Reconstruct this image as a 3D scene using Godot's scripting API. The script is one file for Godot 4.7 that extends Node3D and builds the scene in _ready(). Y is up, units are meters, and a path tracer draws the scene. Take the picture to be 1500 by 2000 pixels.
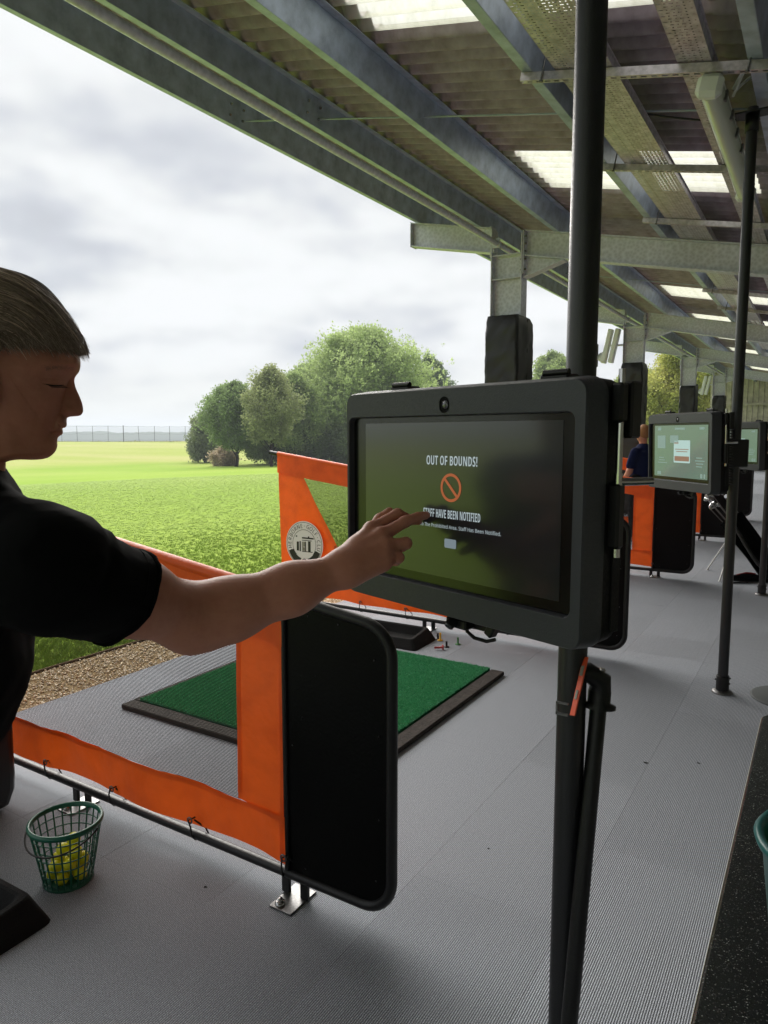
extends Node3D
# A covered driving range bay: a player in black taps the touch screen, the range lies in front.
# World axes: the bays run along -Z, the open range is towards -X, y is up, metres.

var rng := RandomNumberGenerator.new()
var M := {}
var used := {}
var shapes := {}


class MB:
	var v := PackedVector3Array()
	var n := PackedVector3Array()
	var t := PackedVector2Array()
	var c := PackedColorArray()
	var ix := PackedInt32Array()
	var col := Color(1, 1, 1)
	var colored := false

	func uv_of(p: Vector3, nn: Vector3) -> Vector2:
		var a := nn.abs()
		if a.y >= a.x and a.y >= a.z:
			return Vector2(p.x, p.z)
		if a.x >= a.z:
			return Vector2(p.z, p.y)
		return Vector2(p.x, p.y)

	func put(p: Vector3, nn: Vector3, uv: Vector2) -> void:
		v.append(p)
		n.append(nn)
		t.append(uv)
		c.append(col)

	func poly(pts: Array) -> void:   # convex, counter-clockwise from the front
		var nn := Vector3.ZERO
		for i in range(1, pts.size() - 1):
			nn += (pts[i] - pts[0]).cross(pts[i + 1] - pts[0])
		if nn.length_squared() < 1e-20:
			return
		nn = nn.normalized()
		var s := v.size()
		for p in pts:
			put(p, nn, uv_of(p, nn))
		for i in range(1, pts.size() - 1):
			ix.append_array([s, s + i + 1, s + i])

	func quad(a: Vector3, b: Vector3, d: Vector3, e: Vector3) -> void:
		poly([a, b, d, e])

	func facing(pts: Array, out: Vector3) -> void:
		var nn: Vector3 = (pts[1] - pts[0]).cross(pts[2] - pts[0])
		if nn.dot(out) < 0.0:
			pts.reverse()
		poly(pts)

	func box(o: Vector3, size: Vector3, b := 0.0, bs := Basis.IDENTITY) -> void:
		var h := size * 0.5
		b = minf(b, minf(h.x, minf(h.y, h.z)) * 0.9)
		var hh := [h.x, h.y, h.z]
		var pt := func(s: Array, axis: int) -> Vector3:
			var q := [0.0, 0.0, 0.0]
			for k in 3:
				q[k] = s[k] * (hh[k] if k == axis else hh[k] - b)
			return o + bs * Vector3(q[0], q[1], q[2])
		for axis in 3:
			var i := (axis + 1) % 3
			var j := (axis + 2) % 3
			for sg in [-1.0, 1.0]:
				var pts := []
				for q in [[-1.0, -1.0], [1.0, -1.0], [1.0, 1.0], [-1.0, 1.0]]:
					var s := [0.0, 0.0, 0.0]
					s[axis] = sg
					s[i] = q[0]
					s[j] = q[1]
					pts.append(pt.call(s, axis))
				var e := Vector3.ZERO
				e[axis] = sg
				facing(pts, bs * e)
		if b <= 0.0:
			return
		for k in 3:
			var i := (k + 1) % 3
			var j := (k + 2) % 3
			for si in [-1.0, 1.0]:
				for sj in [-1.0, 1.0]:
					var s0 := [0.0, 0.0, 0.0]
					s0[i] = si
					s0[j] = sj
					s0[k] = -1.0
					var s1 := s0.duplicate()
					s1[k] = 1.0
					var e := Vector3.ZERO
					e[i] = si
					e[j] = sj
					facing([pt.call(s0, i), pt.call(s1, i), pt.call(s1, j), pt.call(s0, j)], bs * e)
		for sx in [-1.0, 1.0]:
			for sy in [-1.0, 1.0]:
				for sz in [-1.0, 1.0]:
					var s := [sx, sy, sz]
					facing([pt.call(s, 0), pt.call(s, 1), pt.call(s, 2)], bs * Vector3(sx, sy, sz))

	func tube(path: Array, r, sides := 10, caps := true) -> void:   # r: one radius or one per point
		var m := path.size()
		var up := Vector3.ZERO
		var rings := []
		var uvy := 0.0
		for i in m:
			var p: Vector3 = path[i]
			var d: Vector3
			if i == 0:
				d = path[1] - p
			elif i == m - 1:
				d = p - path[i - 1]
			else:
				d = (path[i + 1] - p).normalized() + (p - path[i - 1]).normalized()
			d = d.normalized()
			if i == 0:
				up = d.cross(Vector3.UP if absf(d.y) < 0.9 else Vector3.RIGHT).normalized()
			else:
				up = (up - d * up.dot(d)).normalized()
				uvy += (p - path[i - 1]).length()
			var w := d.cross(up)
			var rr: float = r[i] if r is Array else r
			var s := v.size()
			for k in sides + 1:
				var a := TAU * k / sides
				var nn := up * cos(a) + w * sin(a)
				put(p + nn * rr, nn, Vector2(rr * a, uvy))
			if i > 0:
				var q := s - sides - 1
				for k in sides:
					ix.append_array([q + k, s + k, q + k + 1, s + k, s + k + 1, q + k + 1])
			rings.append([s, d])
		if caps:
			for e in [[rings[0][0], -rings[0][1]], [rings[m - 1][0], rings[m - 1][1]]]:
				var pts := []
				for k in sides:
					pts.append(v[e[0] + k])
				facing(pts, e[1])

	func lathe(prof: Array, sides := 24, xf := Transform3D.IDENTITY) -> void:   # prof: Vector2(radius, y), hard where a point is doubled
		var m := prof.size()
		for i in m - 1:
			var a: Vector2 = prof[i]
			var b: Vector2 = prof[i + 1]
			if a.distance_squared_to(b) < 1e-14:
				continue
			var da := (b - a).normalized()
			var n0 := Vector2(da.y, -da.x)
			var na := n0
			var nb := n0
			if i > 0 and a.distance_squared_to(prof[i - 1]) > 1e-14:
				var q: Vector2 = (a - prof[i - 1]).normalized()
				na = (n0 + Vector2(q.y, -q.x)).normalized()
			if i < m - 2 and b.distance_squared_to(prof[i + 2]) > 1e-14:
				var q: Vector2 = (prof[i + 2] - b).normalized()
				nb = (n0 + Vector2(q.y, -q.x)).normalized()
			var s := v.size()
			for k in sides + 1:
				var an := TAU * k / sides
				var e := Vector3(cos(an), 0, sin(an))
				put(xf * (e * a.x + Vector3.UP * a.y), xf.basis * (e * na.x + Vector3.UP * na.y), Vector2(an * a.x, a.y))
				put(xf * (e * b.x + Vector3.UP * b.y), xf.basis * (e * nb.x + Vector3.UP * nb.y), Vector2(an * b.x, b.y))
			for k in sides:
				var o := s + k * 2
				ix.append_array([o, o + 2, o + 1, o + 1, o + 2, o + 3])

	func loft(loops: Array, cap0 := false, cap1 := false) -> void:   # closed loops of equal count; hard between bands, smooth round a band
		for i in loops.size() - 1:
			var A: PackedVector3Array = loops[i]
			var B: PackedVector3Array = loops[i + 1]
			var m := A.size()
			var fn := PackedVector3Array()
			for k in m:
				var k2 := (k + 1) % m
				var x := (A[k2] - A[k]).cross(B[k] - A[k])
				if x.length_squared() < 1e-18:
					x = (B[k2] - A[k]).cross(B[k] - A[k])
				fn.append(x.normalized())
			for k in m:
				var k2 := (k + 1) % m
				var n0 := fn[k]
				var pa := fn[(k + m - 1) % m]
				var pb := fn[k2]
				var na := (n0 + pa).normalized() if n0.dot(pa) > 0.8 else n0
				var nb := (n0 + pb).normalized() if n0.dot(pb) > 0.8 else n0
				var s := v.size()
				put(A[k], na, uv_of(A[k], n0))
				put(A[k2], nb, uv_of(A[k2], n0))
				put(B[k2], nb, uv_of(B[k2], n0))
				put(B[k], na, uv_of(B[k], n0))
				ix.append_array([s, s + 2, s + 1, s, s + 3, s + 2])
		if cap0:
			var q := Array(loops[0])
			q.reverse()
			poly(q)
		if cap1:
			poly(Array(loops[loops.size() - 1]))

	func grid(nu: int, nv: int, f: Callable) -> void:   # f(u, v) -> Vector3, smooth
		var s := v.size()
		var P := PackedVector3Array()
		for j in nv + 1:
			for i in nu + 1:
				P.append(f.call(float(i) / nu, float(j) / nv))
		for j in nv + 1:
			for i in nu + 1:
				var du := P[j * (nu + 1) + mini(i + 1, nu)] - P[j * (nu + 1) + maxi(i - 1, 0)]
				var dv := P[mini(j + 1, nv) * (nu + 1) + i] - P[maxi(j - 1, 0) * (nu + 1) + i]
				var p := P[j * (nu + 1) + i]
				var nn := du.cross(dv).normalized()
				put(p, nn, uv_of(p, nn))
		for j in nv:
			for i in nu:
				var o := s + j * (nu + 1) + i
				ix.append_array([o, o + nu + 2, o + 1, o, o + nu + 1, o + nu + 2])

	func smooth_from(first_v: int, first_i: int) -> void:   # normals from the faces of the shared vertices
		var acc := PackedVector3Array()
		acc.resize(v.size() - first_v)
		for k in range(first_i, ix.size(), 3):
			var a := v[ix[k]]
			var x := (v[ix[k + 2]] - a).cross(v[ix[k + 1]] - a)
			for e in 3:
				acc[ix[k + e] - first_v] += x
		for k in acc.size():
			n[first_v + k] = acc[k].normalized()

	func merge(o: MB) -> void:
		var s := v.size()
		v.append_array(o.v)
		n.append_array(o.n)
		t.append_array(o.t)
		c.append_array(o.c)
		for i in o.ix:
			ix.append(i + s)

	func mesh() -> ArrayMesh:
		var a := []
		a.resize(Mesh.ARRAY_MAX)
		a[Mesh.ARRAY_VERTEX] = v
		a[Mesh.ARRAY_NORMAL] = n
		a[Mesh.ARRAY_TEX_UV] = t
		if colored:
			a[Mesh.ARRAY_COLOR] = c
		a[Mesh.ARRAY_INDEX] = ix
		var am := ArrayMesh.new()
		am.add_surface_from_arrays(Mesh.PRIMITIVE_TRIANGLES, a)
		return am


class Field:   # distances on a grid, meshed as surface nets
	var lo: Vector3
	var cell: float
	var nx: int
	var ny: int
	var nz: int
	var f := PackedFloat32Array()

	func _init(a: Vector3, b: Vector3, c: float) -> void:
		lo = a
		cell = c
		nx = int(ceil((b.x - a.x) / c)) + 1
		ny = int(ceil((b.y - a.y) / c)) + 1
		nz = int(ceil((b.z - a.z) / c)) + 1
		f.resize(nx * ny * nz)
		f.fill(1.0)

	func span(a: Vector3, b: Vector3, r: float) -> Array:
		var p := (a.min(b) - Vector3.ONE * r - lo) / cell
		var q := (a.max(b) + Vector3.ONE * r - lo) / cell
		return [maxi(0, int(p.x)), mini(nx - 1, int(q.x) + 1), maxi(0, int(p.y)), mini(ny - 1, int(q.y) + 1), maxi(0, int(p.z)), mini(nz - 1, int(q.z) + 1)]

	func cap(a: Vector3, b: Vector3, ra: float, rb: float, k: float) -> void:
		var e := span(a, b, maxf(ra, rb) + k + cell * 2.5)
		var ba := b - a
		var bb := maxf(ba.length_squared(), 1e-9)
		for z in range(e[4], e[5] + 1):
			for y in range(e[2], e[3] + 1):
				var i: int = (z * ny + y) * nx + e[0]
				var p := lo + Vector3(e[0], y, z) * cell - a
				for x in range(e[0], e[1] + 1):
					var h := clampf(p.dot(ba) / bb, 0.0, 1.0)
					var d := (p - ba * h).length() - ra - (rb - ra) * h
					var g := f[i]
					var w := k - absf(d - g)
					f[i] = minf(d, g) - (w * w / (4.0 * k) if w > 0.0 else 0.0)
					i += 1
					p.x += cell

	func ell(o: Vector3, bs: Basis, r: Vector3, k: float) -> void:
		var big := maxf(r.x, maxf(r.y, r.z))
		var e := span(o, o, big + k + cell * 2.5)
		var inv := bs.transposed()
		for z in range(e[4], e[5] + 1):
			for y in range(e[2], e[3] + 1):
				for x in range(e[0], e[1] + 1):
					var q := inv * (lo + Vector3(x, y, z) * cell - o)
					var k0 := (q / r).length()
					var k1 := (q / (r * r)).length()
					var d := k0 * (k0 - 1.0) / maxf(k1, 1e-6)
					var i := (z * ny + y) * nx + x
					var g := f[i]
					var w := k - absf(d - g)
					f[i] = minf(d, g) - (w * w / (4.0 * k) if w > 0.0 else 0.0)

	func carve(fn: Callable, reach: float) -> void:   # f = fn(point, f) near the surface
		var i := 0
		for z in nz:
			for y in ny:
				for x in nx:
					if absf(f[i]) < reach:
						f[i] = fn.call(lo + Vector3(x, y, z) * cell, f[i])
					i += 1

	func at(p: Vector3) -> float:
		var q := (p - lo) / cell
		var x := clampi(int(q.x), 0, nx - 2)
		var y := clampi(int(q.y), 0, ny - 2)
		var z := clampi(int(q.z), 0, nz - 2)
		var u := q - Vector3(x, y, z)
		var i := (z * ny + y) * nx + x
		var s := nx * ny
		var a := lerpf(lerpf(f[i], f[i + 1], u.x), lerpf(f[i + nx], f[i + nx + 1], u.x), u.y)
		var b := lerpf(lerpf(f[i + s], f[i + s + 1], u.x), lerpf(f[i + s + nx], f[i + s + nx + 1], u.x), u.y)
		return lerpf(a, b, u.z)

	func surface(mb: MB) -> void:
		var ids := PackedInt32Array()
		ids.resize(f.size())
		ids.fill(-1)
		var s := nx * ny
		var offs := [0, 1, nx, nx + 1, s, s + 1, s + nx, s + nx + 1]
		var first := mb.v.size()
		var lim := cell * 2.0
		for z in nz - 1:
			for y in ny - 1:
				var i := (z * ny + y) * nx
				for x in nx - 1:
					var d := f[i]
					if absf(d) < lim:
						var neg := 0
						for o in 8:
							if f[i + offs[o]] < 0.0:
								neg += 1
						if neg > 0 and neg < 8:
							var sum := Vector3.ZERO
							var cnt := 0
							for e in 12:
								var ca: int = EA[e]
								var cb: int = EB[e]
								var fa := f[i + offs[ca]]
								var fb := f[i + offs[cb]]
								if (fa < 0.0) != (fb < 0.0):
									var w := fa / (fa - fb)
									sum += Vector3(ca & 1, (ca >> 1) & 1, ca >> 2).lerp(Vector3(cb & 1, (cb >> 1) & 1, cb >> 2), w)
									cnt += 1
							var p := lo + (Vector3(x, y, z) + sum / cnt) * cell
							ids[i] = mb.v.size()
							mb.put(p, Vector3.UP, Vector2(p.x, p.y))
					i += 1
		var fi := mb.ix.size()
		for z in range(1, nz - 1):
			for y in range(1, ny - 1):
				var i := (z * ny + y) * nx + 1
				for x in range(1, nx - 1):
					if ids[i] >= 0:
						var inside := f[i] < 0.0
						for ax in 3:
							var st: int = [1, nx, s][ax]
							if (f[i + st] < 0.0) != inside:
								var u: int = [nx, s, 1][ax]
								var w: int = [s, 1, nx][ax]
								var a := ids[i]
								var b := ids[i - u]
								var c2 := ids[i - u - w]
								var d2 := ids[i - w]
								if a < 0 or b < 0 or c2 < 0 or d2 < 0:
									continue
								if inside:
									mb.ix.append_array([a, c2, b, a, d2, c2])
								else:
									mb.ix.append_array([a, b, c2, a, c2, d2])
					i += 1
		mb.smooth_from(first, fi)

	const EA := [0, 2, 4, 6, 0, 1, 4, 5, 0, 1, 2, 3]
	const EB := [1, 3, 5, 7, 2, 3, 6, 7, 4, 5, 6, 7]


# ---------- naming and committing ----------

func numbered(called: String, parent: Node) -> String:
	var key := str(parent.get_instance_id()) + "/" + called
	var k: int = used.get(key, 0)
	used[key] = k + 1
	return called if k == 0 else "%s_%03d" % [called, k]


func tag(o: Node, label: String, category: String, group := "", kind := "") -> Node:
	if label:
		o.set_meta("label", label)
	if category:
		o.set_meta("category", category)
	if group:
		o.set_meta("group", group)
	if kind:
		o.set_meta("kind", kind)
	return o


func thing(called: String, label: String, category: String, at := Vector3.ZERO, turn := 0.0, group := "") -> Node3D:
	var o := Node3D.new()
	o.name = numbered(called, self)
	add_child(o, true)
	o.position = at
	o.rotation.y = turn
	tag(o, label, category, group)
	return o


func shape(called: String, mesh: Mesh, m: Material, parent: Node = self) -> MeshInstance3D:
	var o := MeshInstance3D.new()
	o.name = numbered(called, parent)
	o.mesh = mesh
	o.material_override = m
	parent.add_child(o, true)
	return o


func obj(called: String, mb: MB, m: Material, parent: Node = self) -> MeshInstance3D:
	return shape(called, mb.mesh(), m, parent)


func many(called: String, mesh: Mesh, m: Material, xfs: Array, cols: Array, parent: Node = self) -> MultiMeshInstance3D:
	var mm := MultiMesh.new()
	mm.transform_format = MultiMesh.TRANSFORM_3D
	mm.use_colors = cols.size() > 0
	mm.mesh = mesh
	mm.instance_count = xfs.size()
	for i in xfs.size():
		mm.set_instance_transform(i, xfs[i])
		if cols.size() > 0:
			mm.set_instance_color(i, cols[i])
	var o := MultiMeshInstance3D.new()
	o.name = numbered(called, parent)
	o.multimesh = mm
	o.material_override = m
	parent.add_child(o, true)
	o.set_meta("kind", "stuff")
	return o


func copy_of(o: Node3D, label := "") -> Node3D:
	var c: Node3D = o.duplicate()
	var base := String(o.name)
	c.name = numbered(base, self)
	add_child(c, true)
	if label:
		c.set_meta("label", label)
	return c


func rrect(w: float, h: float, r: float, z: float, seg := 5, o := Vector2.ZERO) -> PackedVector3Array:
	var a := PackedVector3Array()
	for q in 4:
		var cx := (w * 0.5 - r) * (1.0 if q == 0 or q == 3 else -1.0)
		var cy := (h * 0.5 - r) * (1.0 if q < 2 else -1.0)
		for k in seg + 1:
			var an := PI * 0.5 * (q + float(k) / seg)
			a.append(Vector3(o.x + cx + cos(an) * r, o.y + cy + sin(an) * r, z))
	return a


func arc(o: Vector3, a: Vector3, b: Vector3, r: float, from: float, to: float, seg: int) -> Array:
	var out := []
	for k in seg + 1:
		var t := deg_to_rad(lerpf(from, to, float(k) / seg))
		out.append(o + (a * cos(t) + b * sin(t)) * r)
	return out


func text_into(mb: MB, s: String, font: Font, size: float, xf: Transform3D, centred := true, deep := 0.0) -> float:
	# flat lettering, 'size' is the height of a capital in metres; returns its width
	var tm := TextMesh.new()
	tm.text = s
	tm.font = font
	tm.font_size = 64
	tm.pixel_size = size / 46.0
	tm.depth = deep
	tm.curve_step = 2.0
	tm.horizontal_alignment = HORIZONTAL_ALIGNMENT_CENTER if centred else HORIZONTAL_ALIGNMENT_LEFT
	tm.vertical_alignment = VERTICAL_ALIGNMENT_CENTER
	var w := tm.get_aabb().size.x
	for k in tm.get_surface_count():
		var a := tm.surface_get_arrays(k)
		var vv: PackedVector3Array = a[Mesh.ARRAY_VERTEX]
		var s0 := mb.v.size()
		for p in vv:
			mb.put(xf * p, xf.basis.z.normalized(), Vector2(p.x, p.y))
		var ii: PackedInt32Array = a[Mesh.ARRAY_INDEX] if a[Mesh.ARRAY_INDEX] != null else PackedInt32Array(range(vv.size()))
		for i in ii:
			mb.ix.append(s0 + i)
	return w


func _ready() -> void:
	rng.seed = 20240
	# ---------- camera ----------
	var cam := Camera3D.new()
	cam.name = "camera"
	add_child(cam)
	cam.fov = 71.62
	cam.near = 0.05
	cam.far = 9000.0
	cam.position = Vector3(0, 1.45, 0)
	cam.rotation = Vector3(-atan2(150.0, 1386.0), atan2(864.0, 1394.1), 0)
	cam.current = true
	# ---------- sky, sun, exposure ----------
	var env := Environment.new()
	env.background_mode = Environment.BG_SKY
	var sky := Sky.new()
	var pano := PanoramaSkyMaterial.new()
	pano.panorama = ImageTexture.create_from_image(cloud_image())
	pano.energy_multiplier = 0.37
	sky.sky_material = pano
	env.sky = sky
	env.tonemap_mode = Environment.TONE_MAPPER_LINEAR
	env.tonemap_exposure = 2.8
	env.sdfgi_enabled = true
	env.ssao_enabled = true
	env.ssil_enabled = true
	env.fog_enabled = true
	env.fog_mode = Environment.FOG_MODE_EXPONENTIAL
	env.fog_density = 0.0008
	env.fog_light_color = Color(0.90, 0.93, 0.97)
	var we := WorldEnvironment.new()
	we.name = "environment"
	we.environment = env
	add_child(we)
	var sun := DirectionalLight3D.new()
	sun.name = "sun"
	add_child(sun)
	sun.light_energy = 1.08
	sun.light_color = Color(1.0, 0.98, 0.95)
	sun.light_angular_distance = 64.0
	sun.shadow_enabled = true
	sun.look_at_from_position(Vector3(-0.75, 0.95, -0.62), Vector3.ZERO)

	materials()
	land()
	building()
	for k in 5:
		divider(k)
	bay_mats()
	kiosks()
	furniture()
	ball_baskets()
	golf_bag()
	player()
	far_player()


func cloud_image() -> Image:
	var w := 1024
	var h := 512
	var a := FastNoiseLite.new()
	a.seed = 11
	a.noise_type = FastNoiseLite.TYPE_SIMPLEX_SMOOTH
	a.fractal_octaves = 6
	a.fractal_gain = 0.52
	a.frequency = 0.9
	var b := FastNoiseLite.new()
	b.seed = 5
	b.fractal_octaves = 3
	b.frequency = 0.32
	var data := PackedByteArray()
	data.resize(w * h * 3)
	data.fill(120)
	var i := 0
	for y in h:
		var el := (0.5 - (y + 0.5) / h) * PI
		var up := sin(el)
		for x in w:
			if up < -0.06:
				i += 3
				continue
			var az := (x + 0.5) / w * TAU
			var d := Vector3(cos(az) * cos(el), up, sin(az) * cos(el))
			# a flat layer of cloud: project the direction on a plane so that it closes up towards the horizon
			var q := d / (maxf(up, 0.0) + 0.16)
			var m := a.get_noise_3d(q.x * 1.3, q.z * 1.3, up * 2.0)
			var g := b.get_noise_3d(q.x, q.z, 3.0)
			var m3 := a.get_noise_3d(q.x * 2.4 + 31.0, q.z * 2.4, up * 3.0)
			var m2 := a.get_noise_3d(q.x * 4.5 + 7.0, q.z * 4.5, up * 5.0)
			var k := clampf(0.54 + m * 0.85 + g * 0.55 + m2 * 0.25 + m3 * 0.35, 0.0, 1.0)
			k = k * k * (3.0 - 2.0 * k)
			var v := lerpf(0.825, 0.985, k)
			v = lerpf(v, 0.955, smoothstep(0.16, 0.0, up) * 0.75)
			var tint := smoothstep(0.97, 0.84, v)
			var warm := smoothstep(0.12, 0.0, up)
			data[i] = int(255.0 * clampf(v * lerpf(0.985, 0.955, tint) + warm * 0.01, 0.0, 1.0))
			data[i + 1] = int(255.0 * clampf(v * lerpf(0.995, 0.975, tint) + warm * 0.005, 0.0, 1.0))
			data[i + 2] = int(255.0 * clampf(v * lerpf(1.0, 1.01, tint) - warm * 0.03, 0.0, 1.0))
			i += 3
	return Image.create_from_data(w, h, false, Image.FORMAT_RGB8, data)


# ---------- materials ----------

func noise_img(size: int, freq: float, kind: int, oct: int, sd: int, gain := 0.5) -> Image:
	var f := FastNoiseLite.new()
	f.noise_type = kind
	f.frequency = freq
	f.seed = sd
	f.fractal_octaves = oct
	f.fractal_gain = gain
	if kind == FastNoiseLite.TYPE_CELLULAR:
		f.fractal_type = FastNoiseLite.FRACTAL_NONE
	return f.get_seamless_image(size, size)


func tex(img: Image) -> ImageTexture:
	return ImageTexture.create_from_image(img)


func ramped(img: Image, stops: Array) -> Image:   # stops: [position, Color] pairs
	var g := Gradient.new()
	g.offsets = PackedFloat32Array(stops.map(func(s): return s[0]))
	g.colors = PackedColorArray(stops.map(func(s): return s[1]))
	var lut := PackedByteArray()
	for i in 256:
		var c := g.sample(i / 255.0)
		lut.append_array([c.r8, c.g8, c.b8])
	img.convert(Image.FORMAT_L8)
	var src := img.get_data()
	var out := PackedByteArray()
	out.resize(src.size() * 3)
	var k := 0
	for b in src:
		var o := b * 3
		out[k] = lut[o]
		out[k + 1] = lut[o + 1]
		out[k + 2] = lut[o + 2]
		k += 3
	return Image.create_from_data(img.get_width(), img.get_height(), false, Image.FORMAT_RGB8, out)


func normals(img: Image, strength: float) -> Image:
	var c: Image = img.duplicate()
	c.convert(Image.FORMAT_RGB8)
	c.bump_map_to_normal_map(strength)
	return c


func mat(called: String, c: Color, rough: float, metal := 0.0, spec := 0.5) -> StandardMaterial3D:
	var m := StandardMaterial3D.new()
	m.resource_name = called
	m.albedo_color = c
	m.roughness = rough
	m.metallic = metal
	m.metallic_specular = spec
	M[called] = m
	return m


func tri(m: StandardMaterial3D, scale: float, albedo: Image, nrm: Image, nscale := 1.0, world := false) -> void:
	m.uv1_triplanar = true
	m.uv1_world_triplanar = world
	m.uv1_scale = Vector3.ONE * scale
	if albedo:
		m.albedo_texture = tex(albedo)
	if nrm:
		m.normal_enabled = true
		m.normal_texture = tex(nrm)
		m.normal_scale = nscale


func grey(v: float) -> Color:
	return Color(v, v, v)


func materials() -> void:
	var fine := noise_img(256, 0.09, FastNoiseLite.TYPE_SIMPLEX_SMOOTH, 4, 1)
	var fine_n := normals(fine, 3.0)
	var cloudy := noise_img(512, 0.012, FastNoiseLite.TYPE_SIMPLEX_SMOOTH, 5, 2, 0.6)
	var mottle := ramped(cloudy.duplicate(), [[0.0, grey(0.72)], [0.5, grey(0.88)], [1.0, grey(1.0)]])
	var spangle := noise_img(512, 0.035, FastNoiseLite.TYPE_CELLULAR, 1, 3)

	var m := mat("black_coat", Color(0.060, 0.062, 0.066), 0.42, 0.0, 0.45)
	tri(m, 8.0, null, fine_n, 0.25)
	m = mat("pole_coat", Color(0.085, 0.09, 0.10), 0.36, 0.0, 0.55)
	tri(m, 12.0, null, fine_n, 0.35)
	m = mat("housing", Color(0.235, 0.245, 0.265), 0.46, 0.0, 0.45)
	tri(m, 10.0, null, fine_n, 0.22)
	m = mat("housing_side", Color(0.075, 0.078, 0.085), 0.5, 0.0, 0.3)
	tri(m, 10.0, null, fine_n, 0.25)
	m = mat("black_gloss", Color(0.012, 0.012, 0.014), 0.5, 0.0, 0.2)
	m = mat("panel_sheet", Color(0.012, 0.017, 0.014), 0.36, 0.0, 0.22)
	tri(m, 3.0, ramped(cloudy.duplicate(), [[0.0, grey(0.8)], [0.8, grey(0.9)], [1.0, grey(1.0)]]), fine_n, 0.12)
	m = mat("screen_glass", Color(0.03, 0.035, 0.04), 0.22, 0.0, 0.5)
	m = mat("screen_face", Color(0.055, 0.07, 0.095), 0.32, 0.10, 0.5)
	m.clearcoat_enabled = true
	m.clearcoat = 1.0
	m.clearcoat_roughness = 0.13
	m.emission_enabled = true
	m.emission = Color(0.10, 0.13, 0.15)
	m.emission_energy_multiplier = 0.03
	m = mat("screen_pale", Color(0.10, 0.13, 0.12), 0.12, 0.0, 0.8)
	m.emission_enabled = true
	m.emission = Color(0.42, 0.52, 0.48)
	m.emission_energy_multiplier = 0.26
	for e in [["screen_white", Color(0.78, 0.84, 0.86), 0.62], ["screen_orange", Color(0.80, 0.42, 0.25), 0.55], ["screen_grey", Color(0.56, 0.62, 0.66), 0.6], ["screen_light", Color(0.72, 0.84, 0.82), 0.8], ["screen_tan", Color(0.62, 0.47, 0.38), 0.7], ["screen_faint", Color(0.55, 0.66, 0.62), 0.72]]:
		m = mat(e[0], e[1] * 0.3, 0.4)
		m.emission_enabled = true
		m.emission = e[1]
		m.emission_energy_multiplier = e[2] * 0.36
	m = mat("chrome", Color(0.72, 0.72, 0.72), 0.2, 1.0)
	m = mat("steel", Color(0.55, 0.55, 0.55), 0.38, 1.0)
	tri(m, 14.0, mottle, fine_n, 0.2)
	m = mat("lens", Color(0.30, 0.31, 0.33), 0.12, 0.0, 0.8)
	# galvanised steel of the frames, the roof purlins and the trays
	m = mat("galvanised", Color(0.86, 0.865, 0.91), 0.5, 0.2, 0.5)
	tri(m, 1.6, ramped(spangle.duplicate(), [[0.0, grey(0.83)], [0.35, grey(0.90)], [0.7, grey(0.95)], [1.0, grey(1.0)]]), fine_n, 0.10)
	m = mat("purlin_steel", Color(0.74, 0.79, 0.87), 0.42, 0.2, 0.5)
	tri(m, 0.9, mottle, fine_n, 0.08)
	m = mat("tray_steel", Color(0.84, 0.81, 0.85), 0.38, 0.6, 0.5)
	tri(m, 2.2, mottle, fine_n, 0.06)
	m = mat("fibre_cement", Color(0.75, 0.70, 0.745), 0.9, 0.0, 0.25)
	tri(m, 0.8, ramped(cloudy.duplicate(), [[0.0, Color(0.66, 0.63, 0.61)], [0.5, Color(0.85, 0.84, 0.84)], [1.0, grey(1.0)]]), fine_n, 0.5)
	m = mat("rooflight", Color(0.95, 0.955, 0.945, 0.6), 0.6, 0.0, 0.3)
	m.transparency = BaseMaterial3D.TRANSPARENCY_ALPHA
	m.backlight_enabled = true
	m.backlight = Color(1.0, 1.0, 0.97) * 1.0
	tri(m, 1.4, ramped(cloudy.duplicate(), [[0.0, Color(0.80, 0.80, 0.74)], [0.45, Color(0.94, 0.94, 0.91)], [1.0, grey(1.0)]]), null)
	m = mat("cladding", Color(0.80, 0.78, 0.72), 0.55, 0.0, 0.4)
	tri(m, 0.5, mottle, null)
	m = mat("pad_vinyl", Color(0.042, 0.044, 0.05), 0.38, 0.0, 0.5)
	tri(m, 10.0, null, fine_n, 0.3)
	m = mat("orange_vinyl", Color(1.0, 0.41, 0.12), 0.42, 0.0, 0.4)
	var weave := noise_img(256, 0.02, FastNoiseLite.TYPE_SIMPLEX_SMOOTH, 4, 8)
	tri(m, 1.1, ramped(weave, [[0.0, Color(0.90, 0.86, 0.84)], [0.5, grey(0.96)], [1.0, grey(1.0)]]), fine_n, 0.12)
	m.backlight_enabled = true
	m.backlight = Color(0.6, 0.6, 0.6)
	m = mat("orange_print", Color(0.90, 0.36, 0.20), 0.35)
	m = mat("white_print", Color(0.93, 0.93, 0.93), 0.5)
	m = mat("dark_print", Color(0.10, 0.10, 0.08), 0.5)
	m = mat("grey_print", Color(0.55, 0.55, 0.50), 0.5)
	m = mat("rubber", Color(0.115, 0.115, 0.115), 0.85, 0.0, 0.3)
	tri(m, 6.0, ramped(noise_img(256, 0.2, FastNoiseLite.TYPE_SIMPLEX_SMOOTH, 3, 21), [[0.0, grey(0.55)], [0.6, grey(0.85)], [1.0, grey(1.0)]]), fine_n, 0.8)
	m = mat("edge_rubber", Color(0.255, 0.235, 0.22), 0.85, 0.0, 0.25)
	tri(m, 2.0, mottle, fine_n, 0.6)
	m = mat("black_plastic", Color(0.035, 0.035, 0.037), 0.4, 0.0, 0.45)
	m = mat("white_plastic", Color(0.85, 0.86, 0.85), 0.35, 0.0, 0.45)
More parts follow.
